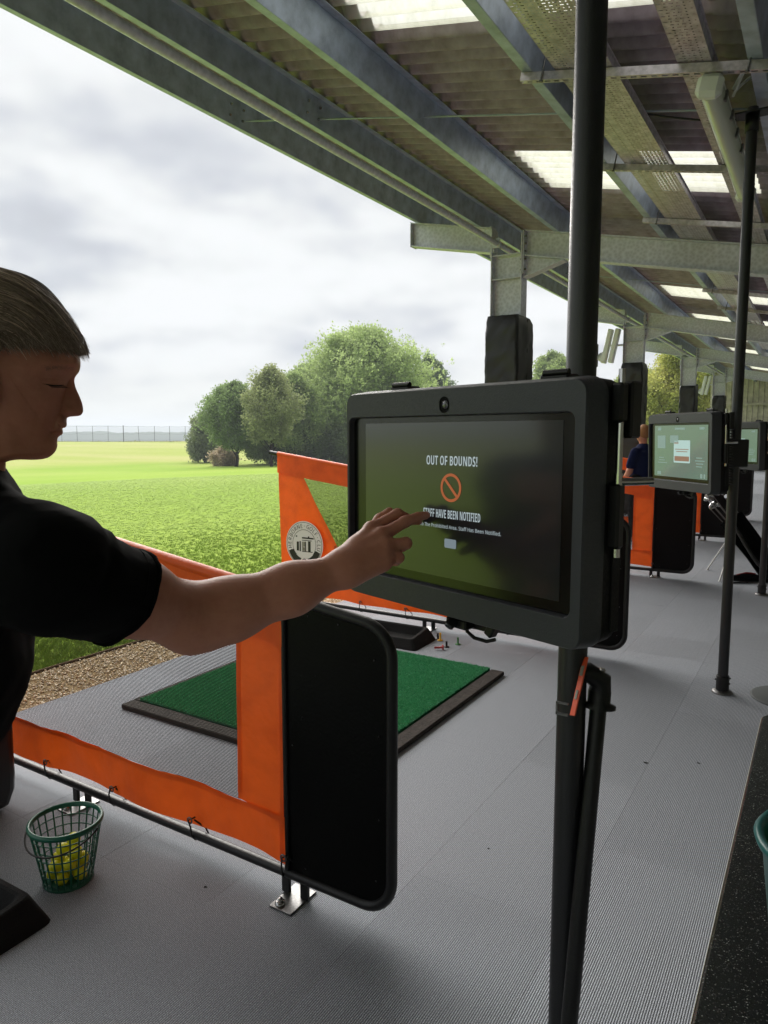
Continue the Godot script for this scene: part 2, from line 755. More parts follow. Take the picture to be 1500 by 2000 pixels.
	m = mat("diffuser", Color(0.80, 0.82, 0.76), 0.22, 0.0, 0.5)
	m = mat("green_plastic", Color(0.06, 0.36, 0.28), 0.35, 0.0, 0.5)
	m = mat("teal_plastic", Color(0.13, 0.42, 0.42), 0.35, 0.0, 0.5)
	for e in [["tee_yellow", Color(0.88, 0.68, 0.12)], ["tee_red", Color(0.62, 0.12, 0.12)], ["tee_green", Color(0.25, 0.48, 0.27)]]:
		mat(e[0], e[1], 0.55)
	m = mat("ball", Color(0.90, 0.88, 0.10), 0.3, 0.0, 0.5)
	var dim := noise_img(256, 0.10, FastNoiseLite.TYPE_CELLULAR, 1, 33)
	tri(m, 9.0, null, normals(dim, 2.0), 0.8)
	# turf of the hitting mats
	var turf := noise_img(512, 0.16, FastNoiseLite.TYPE_SIMPLEX, 3, 41)
	m = mat("turf_base", Color(0.19, 0.54, 0.37), 0.9, 0.0, 0.2)
	tri(m, 4.0, ramped(turf.duplicate(), [[0.0, grey(0.45)], [0.5, grey(0.8)], [1.0, grey(1.0)]]), normals(turf, 4.0), 1.0)
	m = mat("turf_pile", Color(1, 1, 1), 0.8, 0.0, 0.25)
	m.vertex_color_use_as_albedo = true
	m = mat("granite", Color(1, 1, 1), 0.24, 0.0, 0.5)
	var stone := ramped(noise_img(1024, 0.05, FastNoiseLite.TYPE_SIMPLEX, 3, 51), [[0.0, Color(0.085, 0.095, 0.095)], [0.5, Color(0.115, 0.13, 0.13)], [1.0, Color(0.16, 0.175, 0.17)]])
	var sr := RandomNumberGenerator.new()
	sr.seed = 9
	for i in 5200:
		var g := sr.randf_range(0.20, 0.36) if sr.randf() < 0.72 else sr.randf_range(0.40, 0.75)
		var sz := sr.randi_range(2, 6) if g < 0.4 else sr.randi_range(1, 5)
		var o := Vector2i(sr.randi() % 1018, sr.randi() % 1018)
		stone.fill_rect(Rect2i(o, Vector2i(sz, maxi(1, sz - sr.randi() % 3))), Color(g * 0.97, g, g * 0.98))
		stone.fill_rect(Rect2i(o + Vector2i(sr.randi_range(-1, 1), sz / 2), Vector2i(maxi(1, sz - 2), sz / 2 + 1)), Color(g, g, g * 0.97))
	tri(m, 3.2, stone, null)
	m = mat("edge_band", Color(0.75, 0.72, 0.62), 0.4)
	# smears and dust: the gloss of the coated parts varies
	var smear := noise_img(512, 0.02, FastNoiseLite.TYPE_SIMPLEX_SMOOTH, 6, 101, 0.7)
	var smear_tex := tex(ramped(smear, [[0.0, grey(0.62)], [0.45, grey(0.85)], [0.6, grey(1.0)], [1.0, grey(1.0)]]))
	for e in ["housing", "housing_side", "black_coat", "pole_coat", "panel_sheet", "pad_vinyl"]:
		M[e].roughness_texture = smear_tex
		M[e].roughness = minf(1.0, M[e].roughness * 1.15)
	carpet_material()
	scrim_material()
	# people
	m = mat("skin", Color(0.76, 0.535, 0.445), 0.52, 0.0, 0.4)
	tri(m, 7.0, ramped(noise_img(256, 0.03, FastNoiseLite.TYPE_SIMPLEX_SMOOTH, 5, 61, 0.65), [[0.0, Color(0.93, 0.88, 0.87)], [0.5, Color(0.965, 0.945, 0.94)], [1.0, grey(1.0)]]), normals(noise_img(256, 0.12, FastNoiseLite.TYPE_CELLULAR, 1, 62), 1.2), 0.22)
	m.subsurf_scatter_enabled = true
	m.subsurf_scatter_strength = 0.12
	m = mat("lips", Color(0.55, 0.27, 0.24), 0.42)
	m = mat("hair", Color(1, 1, 1), 0.48, 0.0, 0.5)
	m.vertex_color_use_as_albedo = true
	m = mat("hair_base", Color(0.16, 0.125, 0.10), 0.8)
	m = mat("lash", Color(0.05, 0.04, 0.035), 0.7)
	m = mat("black_cloth", Color(0.042, 0.045, 0.052), 0.9, 0.0, 0.2)
	tri(m, 16.0, null, normals(noise_img(256, 0.2, FastNoiseLite.TYPE_SIMPLEX, 2, 71), 3.0), 0.4)
	m.rim_enabled = true
	m.rim = 0.10
	m = mat("navy_cloth", Color(0.055, 0.085, 0.21), 0.9, 0.0, 0.2)
	m = mat("dark_cloth", Color(0.06, 0.06, 0.07), 0.9, 0.0, 0.2)
	m = mat("blond_hair", Color(0.58, 0.40, 0.24), 0.7)
	m = mat("red_cloth", Color(0.45, 0.06, 0.07), 0.7)
	# outdoors
	m = mat("turf_ground", Color(1, 1, 1), 0.95, 0.0, 0.1)
	m.vertex_color_use_as_albedo = true
	var gn := noise_img(512, 0.09, FastNoiseLite.TYPE_SIMPLEX, 4, 81, 0.6)
	tri(m, 0.35, ramped(gn.duplicate(), [[0.0, Color(0.80, 0.83, 0.70)], [0.5, Color(0.91, 0.92, 0.87)], [1.0, grey(1.0)]]), normals(gn, 3.0), 0.45, true)
	m = mat("grass_blade", Color(1, 1, 1), 0.7, 0.0, 0.2)
	m.vertex_color_use_as_albedo = true
	m.backlight_enabled = true
	m.backlight = Color(0.5, 0.5, 0.5)
	m = mat("leaf", Color(1, 1, 1), 0.6, 0.0, 0.3)
	m.vertex_color_use_as_albedo = true
	m.backlight_enabled = true
	m.backlight = Color(0.95, 0.95, 0.95)
	m = mat("bark", Color(0.22, 0.18, 0.145), 0.95, 0.0, 0.2)
	tri(m, 2.0, mottle, fine_n, 1.0)
	m = mat("hill", Color(1, 1, 1), 1.0, 0.0, 0.1)
	m.vertex_color_use_as_albedo = true
	m = mat("gravel_bed", Color(0.76, 0.66, 0.50), 0.95, 0.0, 0.2)
	tri(m, 3.0, ramped(noise_img(512, 0.15, FastNoiseLite.TYPE_CELLULAR, 1, 91), [[0.0, grey(0.45)], [0.5, grey(0.8)], [1.0, grey(1.0)]]), normals(noise_img(512, 0.15, FastNoiseLite.TYPE_CELLULAR, 1, 91), 4.0), 1.0, true)
	m = mat("pebble", Color(1, 1, 1), 0.8, 0.0, 0.3)
	m.vertex_color_use_as_albedo = true
	m = mat("timber", Color(0.40, 0.33, 0.25), 0.9, 0.0, 0.2)
	tri(m, 3.0, mottle, fine_n, 0.5)
	m = mat("concrete", Color(0.62, 0.61, 0.58), 0.9, 0.0, 0.2)
	tri(m, 1.5, mottle, fine_n, 0.4, true)
	m = mat("post_grey", Color(0.25, 0.27, 0.27), 0.7)
	m = mat("cable_black", Color(0.03, 0.03, 0.03), 0.5)
	m = mat("cable_white", Color(0.75, 0.76, 0.75), 0.45)


const TILE := 0.485


func carpet_material() -> void:
	var w := 1024
	var ribs := 80.0
	var nf := FastNoiseLite.new()
	nf.seed = 7
	nf.frequency = 0.11
	nf.fractal_octaves = 2
	var speck := nf.get_seamless_image(w, w)
	speck.convert(Image.FORMAT_L8)
	var sp := speck.get_data()
	var big := noise_img(w, 0.006, FastNoiseLite.TYPE_SIMPLEX_SMOOTH, 3, 9)
	big.convert(Image.FORMAT_L8)
	var bg := big.get_data()
	var hd := PackedByteArray()
	var cd := PackedByteArray()
	hd.resize(w * w * 3)
	cd.resize(w * w * 3)
	var prof := PackedFloat32Array()
	var id := PackedInt32Array()
	for x in w:
		var ph := x * ribs / w
		id.append(int(ph))
		prof.append(pow(absf(sin(PI * ph)), 0.7))
	var k := 0
	for y in w:
		for x in w:
			var s := sp[y * w + x] / 255.0
			var loopy := 0.5 + 0.5 * sin(y * 0.5522 + id[x] * 2.4 + s * 3.0)
			var p := prof[x]
			var h := p * (0.86 + 0.14 * loopy) * (0.8 + 0.4 * s)
			var hb := int(clampf(h, 0.0, 1.0) * 255.0)
			hd[k] = hb
			hd[k + 1] = hb
			hd[k + 2] = hb
			var yarn := 0.60 + 0.52 * s
			var v := clampf(yarn * (0.50 + 0.50 * p), 0.0, 1.0)
			cd[k] = int(v * 232.0)
			cd[k + 1] = int(v * 236.0)
			cd[k + 2] = int(v * 242.0)
			k += 3
	var hi := Image.create_from_data(w, w, false, Image.FORMAT_RGB8, hd)
	hi.bump_map_to_normal_map(8.0)
	var m := mat("carpet", Color(0.845, 0.853, 0.868), 0.95, 0.0, 0.15)
	m.albedo_texture = tex(Image.create_from_data(w, w, false, Image.FORMAT_RGB8, cd))
	m.normal_enabled = true
	m.normal_texture = tex(hi)
	m.normal_scale = 0.65
	m.uv1_scale = Vector3.ONE / TILE
	for e in 2:
		var d: StandardMaterial3D = m.duplicate()
		d.albedo_color = Color(0.841, 0.849, 0.863) if e == 0 else Color(0.937, 0.941, 0.948)
		M["carpet%d" % e] = d


func scrim_material() -> void:
	var w := 64
	var img := Image.create(w, w, false, Image.FORMAT_RGBA8)
	for y in w:
		for x in w:
			var on := (x % 16) < 3 or (y % 16) < 7
			img.set_pixel(x, y, Color(0.7, 0.7, 0.68, 1.0 if on else 0.0))
	var m := mat("scrim", Color(0.19, 0.195, 0.19), 0.8)
	m.albedo_texture = tex(img)
	m.transparency = BaseMaterial3D.TRANSPARENCY_ALPHA_SCISSOR
	m.alpha_scissor_threshold = 0.5
	m.cull_mode = BaseMaterial3D.CULL_DISABLED
	m.uv1_scale = Vector3.ONE * (1.0 / 0.0196)


# ---------- the land ----------

var land_noise := FastNoiseLite.new()


func out_by(x: float, z: float) -> float:   # metres out from the edge of the deck
	var dx := maxf(0.0, -4.0 - x)
	var dz := maxf(0.0, -33.5 - z)
	return sqrt(dx * dx + dz * dz)


func land_y(x: float, z: float) -> float:
	var s := out_by(x, z)
	var h := -0.05 - 1.33 * smoothstep(3.0, 50.0, s) + 1.42 * smoothstep(46.0, 134.0, s) - 34.0 * smoothstep(140.0, 600.0, s)
	h += land_noise.get_noise_2d(x * 0.6, z * 0.6) * 0.25 * smoothstep(6.0, 60.0, s)
	return h


func land() -> void:
	land_noise.seed = 3
	land_noise.frequency = 0.03
	land_noise.fractal_octaves = 3
	# ground: one sheet to beyond the crest, finer near the deck
	var xs := PackedFloat32Array()
	var x := -4.16
	var st := 0.6
	while x > -900.0:
		xs.append(x)
		x -= st
		st = minf(st * 1.07, 30.0)
	xs.reverse()
	xs.append_array([60.0, 200.0])
	var zs := PackedFloat32Array()
	var z := 120.0
	while z > -900.0:
		zs.append(z)
		z -= 1.5 if z < 20.0 and z > -60.0 else (4.0 if z > -180.0 and z < 40.0 else 25.0)
	var mb := MB.new()
	mb.colored = true
	var cn := FastNoiseLite.new()
	cn.seed = 14
	cn.frequency = 0.05
	cn.fractal_octaves = 4
	for zz in zs:
		for xx in xs:
			var y := land_y(xx, zz)
			if xx > -4.1 and zz > -34.0:
				y = -0.35
			var s := out_by(xx, zz)
			var n := cn.get_noise_2d(xx * 1.2, zz * 1.2)
			var n2 := cn.get_noise_2d(xx * 0.25 + 90.0, zz * 0.9)
			var band := 0.5 + 0.5 * sin((xx * 0.55 - zz * 0.83) * 0.55)
			var mown := Color(0.225, 0.335, 0.055).lerp(Color(0.29, 0.385, 0.085), clampf(0.32 + band * 0.34 + n * 1.1 + n2 * 0.6, 0.0, 1.0))
			var rough := Color(0.31, 0.35, 0.10).lerp(Color(0.38, 0.37, 0.17), clampf(0.5 + n * 1.0 + n2, 0.0, 1.0))
			mb.col = mown.lerp(rough, smoothstep(54.0, 60.0, s + n * 3.0) * 0.85 + 0.35 * smoothstep(34.0, 46.0, s + n * 8.0) * (1.0 - smoothstep(54.0, 60.0, s)) * clampf(0.5 + n2 * 2.0, 0.0, 1.0))
			mb.put(Vector3(xx, y, zz), Vector3.UP, Vector2(xx, zz))
	var w := xs.size()
	for j in zs.size() - 1:
		for i in w - 1:
			var o := j * w + i
			mb.ix.append_array([o, o + w + 1, o + 1, o, o + w, o + w + 1])
	mb.smooth_from(0, 0)
	tag(obj("ground", mb, M.turf_ground), "bright green mown grass range sloping away to a rougher crest", "ground", "", "structure")

	# gravel strip along the deck
	mb = MB.new()
	mb.box(Vector3(-3.86, -0.11, -12.0), Vector3(0.62, 0.12, 44.0))
	tag(obj("gravel_strip", mb, M.gravel_bed), "strip of tan gravel between the deck and the grass", "gravel", "", "structure")
	mb = MB.new()
	var q := MB.new()
	q.box(Vector3(-4.175, -0.085, -12.0), Vector3(0.022, 0.10, 44.0), 0.004)
	tag(obj("timber_edging", q, M.timber), "thin timber edging board between gravel and grass", "edging")
	var peb := ArrayMesh.new()
	var pm := MB.new()
	pm.lathe([Vector2(0, -0.5), Vector2(0.7, -0.38), Vector2(1.0, 0.0), Vector2(0.66, 0.4), Vector2(0, 0.5)], 6)
	peb = pm.mesh()
	var xf := []
	var cs := []
	for i in 22000:
		var r := rng.randf_range(0.0035, 0.009)
		var zz := -0.6 - 11.0 * pow(rng.randf(), 1.3)
		var b := Basis(Vector3(rng.randfn(), rng.randfn(), rng.randfn()).normalized(), rng.randf() * TAU).scaled(Vector3(r, r * 0.85, r * rng.randf_range(0.8, 1.2)))
		xf.append(Transform3D(b, Vector3(rng.randf_range(-4.15, -3.565), -0.046 + rng.randf() * 0.004, zz)))
		var v := rng.randf_range(0.6, 1.25)
		cs.append(Color(0.66 * v, 0.53 * v, 0.35 * v).lerp(Color(0.66, 0.62, 0.54) * v, rng.randf() * 0.7))
	tag(many("gravel", peb, M.pebble, xf, cs), "loose tan gravel stones beside the carpeted deck", "gravel", "", "stuff")

	# blades of grass where they can still be told apart
	var bm := MB.new()
	for k in 7:
		var an := rng.randf() * TAU
		var d := Vector3(cos(an), 0, sin(an))
		var o := d * rng.randf_range(0.0, 0.5)
		var tip := o + d * rng.randf_range(0.15, 0.7) + Vector3.UP * rng.randf_range(0.65, 1.1)
		var sd := d.cross(Vector3.UP) * 0.075
		var mid := o.lerp(tip, 0.55) + Vector3.UP * 0.12
		bm.poly([o - sd, o + sd, mid + sd * 0.8, mid - sd * 0.8])
		bm.poly([mid - sd * 0.8, mid + sd * 0.8, tip])
	var blades := bm.mesh()
	xf = []
	cs = []
	while xf.size() < 190000:
		var az := deg_to_rad(rng.randf_range(-4.0, 76.0))
		var r := 4.3 + 30.0 * pow(rng.randf(), 1.5)
		var p := Vector3(-cos(az) * r, 0, -sin(az) * r)
		if p.x > -4.2:
			continue
		p.y = land_y(p.x, p.z) - 0.006
		var near := smoothstep(-9.0, -5.0, p.x + rng.randfn() * 0.7)
		var hh := rng.randf_range(0.010, 0.018) * lerpf(1.0, 2.3, near)
		var wd := 0.032 + 0.0025 * r * (1.0 - near)
		xf.append(Transform3D(Basis(Vector3.UP, rng.randf() * TAU).scaled(Vector3(wd, hh, wd)), p))
		var n := cn.get_noise_2d(p.x * 2.0, p.z * 2.0)
		var dry := clampf(rng.randf() * 0.5 + n * 0.5, 0.0, 1.0)
		var c := Color(0.225, 0.335, 0.055).lerp(Color(0.31, 0.40, 0.10), dry)
		c = c.lerp(Color(0.17, 0.27, 0.04).lerp(Color(0.29, 0.35, 0.09), dry), near)
		cs.append(c * rng.randf_range(0.8, 1.15))
	tag(many("grass", blades, M.grass_blade, xf, cs), "short green grass of the range in front of the deck", "grass", "", "stuff")

	hills()
	net_fence()
	trees()


func hills() -> void:
	var nn := FastNoiseLite.new()
	nn.seed = 77
	nn.frequency = 0.01
	nn.fractal_octaves = 5
	for h in [["distant_hill", 2400.0, 30.0, 7.0, 500.0, "far blue hills along the horizon beyond the range", 0.0], ["distant_woodland", 950.0, 4.6, 3.2, 90.0, "dark hazy belt of woodland below the far hills", 1.0]]:
		var mb := MB.new()
		mb.colored = true
		var nu := 700
		var nv := 12
		for j in nv + 1:
			for i in nu + 1:
				var az := deg_to_rad(lerpf(-35.0, 118.0, float(i) / nu))
				var t := float(j) / nv
				var r: float = h[1] - h[4] * (1.0 - t)
				var px := -cos(az) * r
				var pz := -sin(az) * r
				var top: float = h[2] + h[3] * nn.get_noise_2d(px * 0.12, pz * 0.12)
				if h[6] > 0.5:
					top += 2.2 * nn.get_noise_2d(px * 2.2, pz * 2.2) + 1.2 * nn.get_noise_2d(px * 7.0, pz * 7.0)
				else:
					top += 1.5 * nn.get_noise_2d(px * 0.9, pz * 0.9)
				var y := lerpf(-45.0, top, sin(t * PI * 0.5))
				var k := clampf(0.5 + nn.get_noise_2d(px * 1.5 + 40.0, pz * 1.5) * 1.4, 0.0, 1.0)
				mb.col = Color(0.035, 0.06, 0.03).lerp(Color(0.06, 0.09, 0.04), k) if h[6] > 0.5 else Color(0.05, 0.08, 0.04).lerp(Color(0.13, 0.16, 0.07), k)
				mb.put(Vector3(px, y, pz), Vector3.UP, Vector2(px, pz))
		for j in nv:
			for i in nu:
				var o := j * (nu + 1) + i
				mb.ix.append_array([o, o + nu + 2, o + 1, o, o + nu + 1, o + nu + 2])
		mb.smooth_from(0, 0)
		var o := obj(h[0], mb, M.hill)
		tag(o, h[5], "hills" if h[6] < 0.5 else "woodland", "", "structure" if h[6] < 0.5 else "stuff")


func net_fence() -> void:
	var t := thing("ball_stop_fence", "row of thin grey net posts along the far crest of the field", "fence", Vector3(-126.0, 0, -99.0))
	var dir := Vector3(23.9, 0, -14.9).normalized()
	var pm := MB.new()
	pm.tube([Vector3(0, -0.6, 0), Vector3(0, 3.3, 0)], 0.045, 6)
	var pmesh := pm.mesh()
	var tops := []
	for k in range(-9, 7):
		var p := dir * (k * 3.25)
		var g := land_y(p.x - 126.0, p.z - 99.0)
		var o := shape("post", pmesh, M.post_grey, t)
		o.position = p + Vector3.UP * g
		o.rotation.z = rng.randf_range(-0.05, 0.05)
		if k == 0:
			o.scale = Vector3(1.8, 1.04, 1.8)
		tops.append(p + Vector3.UP * g)
	var wm := MB.new()
	for hgt in [3.25, 1.7, 0.4]:
		for k in tops.size() - 1:
			wm.tube([tops[k] + Vector3.UP * hgt, (tops[k] + tops[k + 1]) * 0.5 + Vector3.UP * (hgt - 0.12), tops[k + 1] + Vector3.UP * hgt], 0.014, 4, false)
	obj("wire", wm, M.post_grey, t)
	# tufts of rough along the crest
	var xf := []
	var cs := []
	for i in 2600:
		var k := rng.randf_range(-40.0, 26.0)
		var p := Vector3(-126, 0, -99) + dir * k + dir.cross(Vector3.UP) * rng.randfn() * 2.5
		p.y = land_y(p.x, p.z)
		var s := rng.randf_range(0.10, 0.3) * (1.0 + 1.8 * smoothstep(0.25, 0.5, land_noise.get_noise_2d(k * 9.0, 4.0)))
		xf.append(Transform3D(Basis(Vector3.UP, rng.randf() * TAU).scaled(Vector3(s, s, s)), p))
		cs.append(Color(0.17, 0.22, 0.06).lerp(Color(0.28, 0.25, 0.10), rng.randf()))
	tag(many("rough_grass", leaf_mesh(3), M.leaf, xf, cs), "tall rough grass and weeds along the far crest", "grass", "", "stuff")


func leaf_mesh(sd: int) -> Mesh:
	if shapes.has("leaf%d" % sd):
		return shapes["leaf%d" % sd]
	var r := RandomNumberGenerator.new()
	r.seed = sd
	var mb := MB.new()
	for k in 9:
		var o := Vector3(r.randfn(), r.randfn(), r.randfn()) * 0.42
		var d := Vector3(r.randfn(), r.randfn() - 0.4, r.randfn()).normalized()
		var s := d.cross(Vector3(r.randfn(), r.randfn(), r.randfn())).normalized()
		var l := r.randf_range(0.38, 0.62)
		var w := l * r.randf_range(0.26, 0.4)
		mb.poly([o, o + d * l * 0.45 + s * w, o + d * l, o + d * l * 0.45 - s * w])
	shapes["leaf%d" % sd] = mb.mesh()
	return shapes["leaf%d" % sd]


func tree(called: String, label: String, at: Vector3, h: float, w: float, bare: float, lobes: int, leaves: int, leaf: float, ca: Color, cb: Color, trunk: float, sd: int, shape_pow := 0.8, group := "") -> void:
	var r := RandomNumberGenerator.new()
	r.seed = sd
	at.y = land_y(at.x, at.z) - 0.05
	var t := thing(called, label, "tree" if trunk > 0.0 else "bush", at, 0.0, group)
	var base := h * bare
	var ch := h - base
	var cores := []
	lobes = int(lobes * 1.5)
	for k in lobes:
		var u := (k + 0.5) / lobes
		var y := base + ch * (0.10 + 0.83 * u)
		var e := sin(PI * clampf(0.12 + u * 0.88, 0.0, 1.0))
		var reach := w * 0.5 * pow(e, shape_pow)
		var an := k * 2.399963 + r.randf() * 0.7
		var rr := reach * sqrt(r.randf_range(0.06, 0.80))
		cores.append([Vector3(cos(an) * rr, y, sin(an) * rr), maxf(0.32, reach * r.randf_range(0.22, 0.46)), r.randf()])
	if trunk > 0.0:
		var tm := MB.new()
		var p0 := Vector3(0, -0.3, 0)
		var p1 := Vector3(r.randfn() * 0.1, base * 0.6, r.randfn() * 0.1)
		var p2 := Vector3(r.randfn() * 0.2, base + ch * 0.3, r.randfn() * 0.2)
		var p3 := Vector3(r.randfn() * 0.3, base + ch * 0.72, r.randfn() * 0.3)
		tm.tube([p0, Vector3(0, 0.15, 0), p1, p2, p3], [trunk * 1.5, trunk * 1.05, trunk * 0.85, trunk * 0.55, trunk * 0.15], 8)
		for c in cores:
			var s: Vector3 = p1.lerp(p3, clampf((c[0].y - base) / ch - 0.15, 0.0, 0.85))
			var mid: Vector3 = s.lerp(c[0], 0.5) + Vector3(r.randfn(), r.randf() * 0.6, r.randfn()) * 0.12 * w * 0.2
			tm.tube([s, mid, c[0]], [trunk * 0.36, trunk * 0.2, trunk * 0.06], 5, false)
		obj("trunk", tm, M.bark, t)
	var xf := []
	var cs := []
	for i in leaves:
		var c: Array = cores[r.randi() % cores.size()]
		var d := Vector3(r.randfn(), r.randfn() * 0.85, r.randfn()).normalized()
		var rad: float = c[1] * pow(r.randf(), 0.42) * (1.0 + 0.16 * r.randfn())
		if r.randf() < 0.10:
			rad = c[1] * r.randf_range(1.0, 1.45)
		var p: Vector3 = c[0] + d * rad
		p.y = maxf(p.y, base * 0.75 + 0.12)
		var s := leaf * r.randf_range(0.65, 1.35)
		xf.append(Transform3D(Basis(Vector3(r.randfn(), r.randfn(), r.randfn()).normalized(), r.randf() * TAU).scaled(Vector3.ONE * s), p))
		var k := clampf(c[2] * 0.6 + r.randf() * 0.5 - 0.05, 0.0, 1.0)
		cs.append(ca.lerp(cb, k) * r.randf_range(1.2, 1.75))
	many("crown", leaf_mesh(1 + sd % 4), M.leaf, xf, cs, t)


func trees() -> void:
	var dark_a := Color(0.105, 0.15, 0.06)
	var dark_b := Color(0.17, 0.235, 0.09)
	tree("bushy_tree", "low grey green bushy tree at the left end of the clump", Vector3(-55.6, 0, -54.0), 5.3, 4.0, 0.02, 22, 4200, 0.36, Color(0.12, 0.15, 0.08), Color(0.21, 0.24, 0.13), 0.12, 11, 0.5)
	tree("round_tree", "dark green round tree with a short trunk, second from left", Vector3(-44.35, 0, -46.7), 7.7, 5.6, 0.17, 32, 4600, 0.32, dark_a, dark_b, 0.16, 12, 0.55)
	tree("slender_tree", "brownish green slender tree with a thin bare trunk in front", Vector3(-38.4, 0, -44.5), 8.3, 5.0, 0.20, 32, 3600, 0.30, Color(0.145, 0.17, 0.075), Color(0.225, 0.25, 0.115), 0.12, 13, 0.62)
	tree("tall_pale_tree", "tall wide pale green tree towering over the clump", Vector3(-39.7, 0, -60.5), 14.0, 13.8, 0.10, 56, 15500, 0.44, Color(0.18, 0.24, 0.085), Color(0.29, 0.36, 0.15), 0.34, 14, 0.55)
	tree("tree_behind", "dark tree top showing right of the tall pale tree", Vector3(-45.2, 0, -84.0), 13.7, 6.8, 0.10, 20, 5000, 0.5, Color(0.08, 0.12, 0.055), Color(0.13, 0.17, 0.075), 0.25, 15, 0.7)
	tree("tree_in_clump", "green tree filling the gap between the slender and tall trees", Vector3(-41.8, 0, -52.0), 8.6, 5.2, 0.10, 22, 6000, 0.38, Color(0.14, 0.19, 0.07), Color(0.23, 0.29, 0.11), 0.18, 25, 0.6)
	tree("small_tree", "mid green small tree wedged between the round and slender trees", Vector3(-45.6, 0, -52.6), 7.6, 6.2, 0.02, 26, 6000, 0.38, Color(0.12, 0.16, 0.065), Color(0.19, 0.25, 0.10), 0.14, 26, 0.5)
	tree("small_tree", "green tree behind the slender tree, left part of the tall crown", Vector3(-47.2, 0, -60.5), 10.8, 7.6, 0.02, 30, 7500, 0.42, Color(0.14, 0.19, 0.075), Color(0.23, 0.29, 0.12), 0.16, 27, 0.5)
	tree("dense_bush", "dense dark bush under the tall tree, left of the pair", Vector3(-41.5, 0, -53.2), 3.9, 5.4, 0.0, 16, 4200, 0.36, Color(0.06, 0.085, 0.04), Color(0.10, 0.14, 0.06), 0.0, 16)
	tree("dense_bush", "dense dark bush under the tall tree, nearer the orange banner", Vector3(-37.2, 0, -54.6), 3.7, 5.6, 0.0, 16, 4200, 0.36, Color(0.06, 0.085, 0.04), Color(0.11, 0.15, 0.06), 0.0, 17)
	tree("dry_shrub", "small brown dry shrub between the two left trees", Vector3(-47.4, 0, -48.4), 1.7, 2.6, 0.0, 8, 900, 0.30, Color(0.24, 0.19, 0.14), Color(0.33, 0.27, 0.19), 0.0, 18)
	tree("tree_behind_pole", "green tree crown behind the first black pole", Vector3(-26.3, 0, -78.0), 12.4, 8.5, 0.1, 22, 6000, 0.48, Color(0.14, 0.19, 0.07), Color(0.22, 0.28, 0.10), 0.25, 19)
	tree("yellowing_tree", "yellow green leafy tree between the second and third steel columns", Vector3(-8.2, 0, -49.3), 8.2, 5.8, 0.06, 26, 9000, 0.30, Color(0.20, 0.22, 0.06), Color(0.36, 0.35, 0.11), 0.18, 20, 0.6)
	tree("yellowing_tree", "yellow green leafy tree right of the third steel column", Vector3(-4.6, 0, -54.5), 7.8, 5.6, 0.06, 24, 8000, 0.30, Color(0.18, 0.21, 0.06), Color(0.31, 0.33, 0.10), 0.18, 21, 0.6)
	tree("leafy_tree", "green leafy tree behind the second steel column", Vector3(-13.8, 0, -62.5), 8.4, 6.4, 0.06, 22, 7000, 0.36, Color(0.15, 0.19, 0.06), Color(0.26, 0.29, 0.10), 0.18, 22, 0.6)


# ---------- the shelter ----------

const SLOPE := -0.2028
const FRAMES := [-1.38, -7.62, -13.72, -19.82, -25.92]


func roof_y(x: float) -> float:   # underside of the purlins, on top of the rafters
	return 3.0747 + SLOPE * x


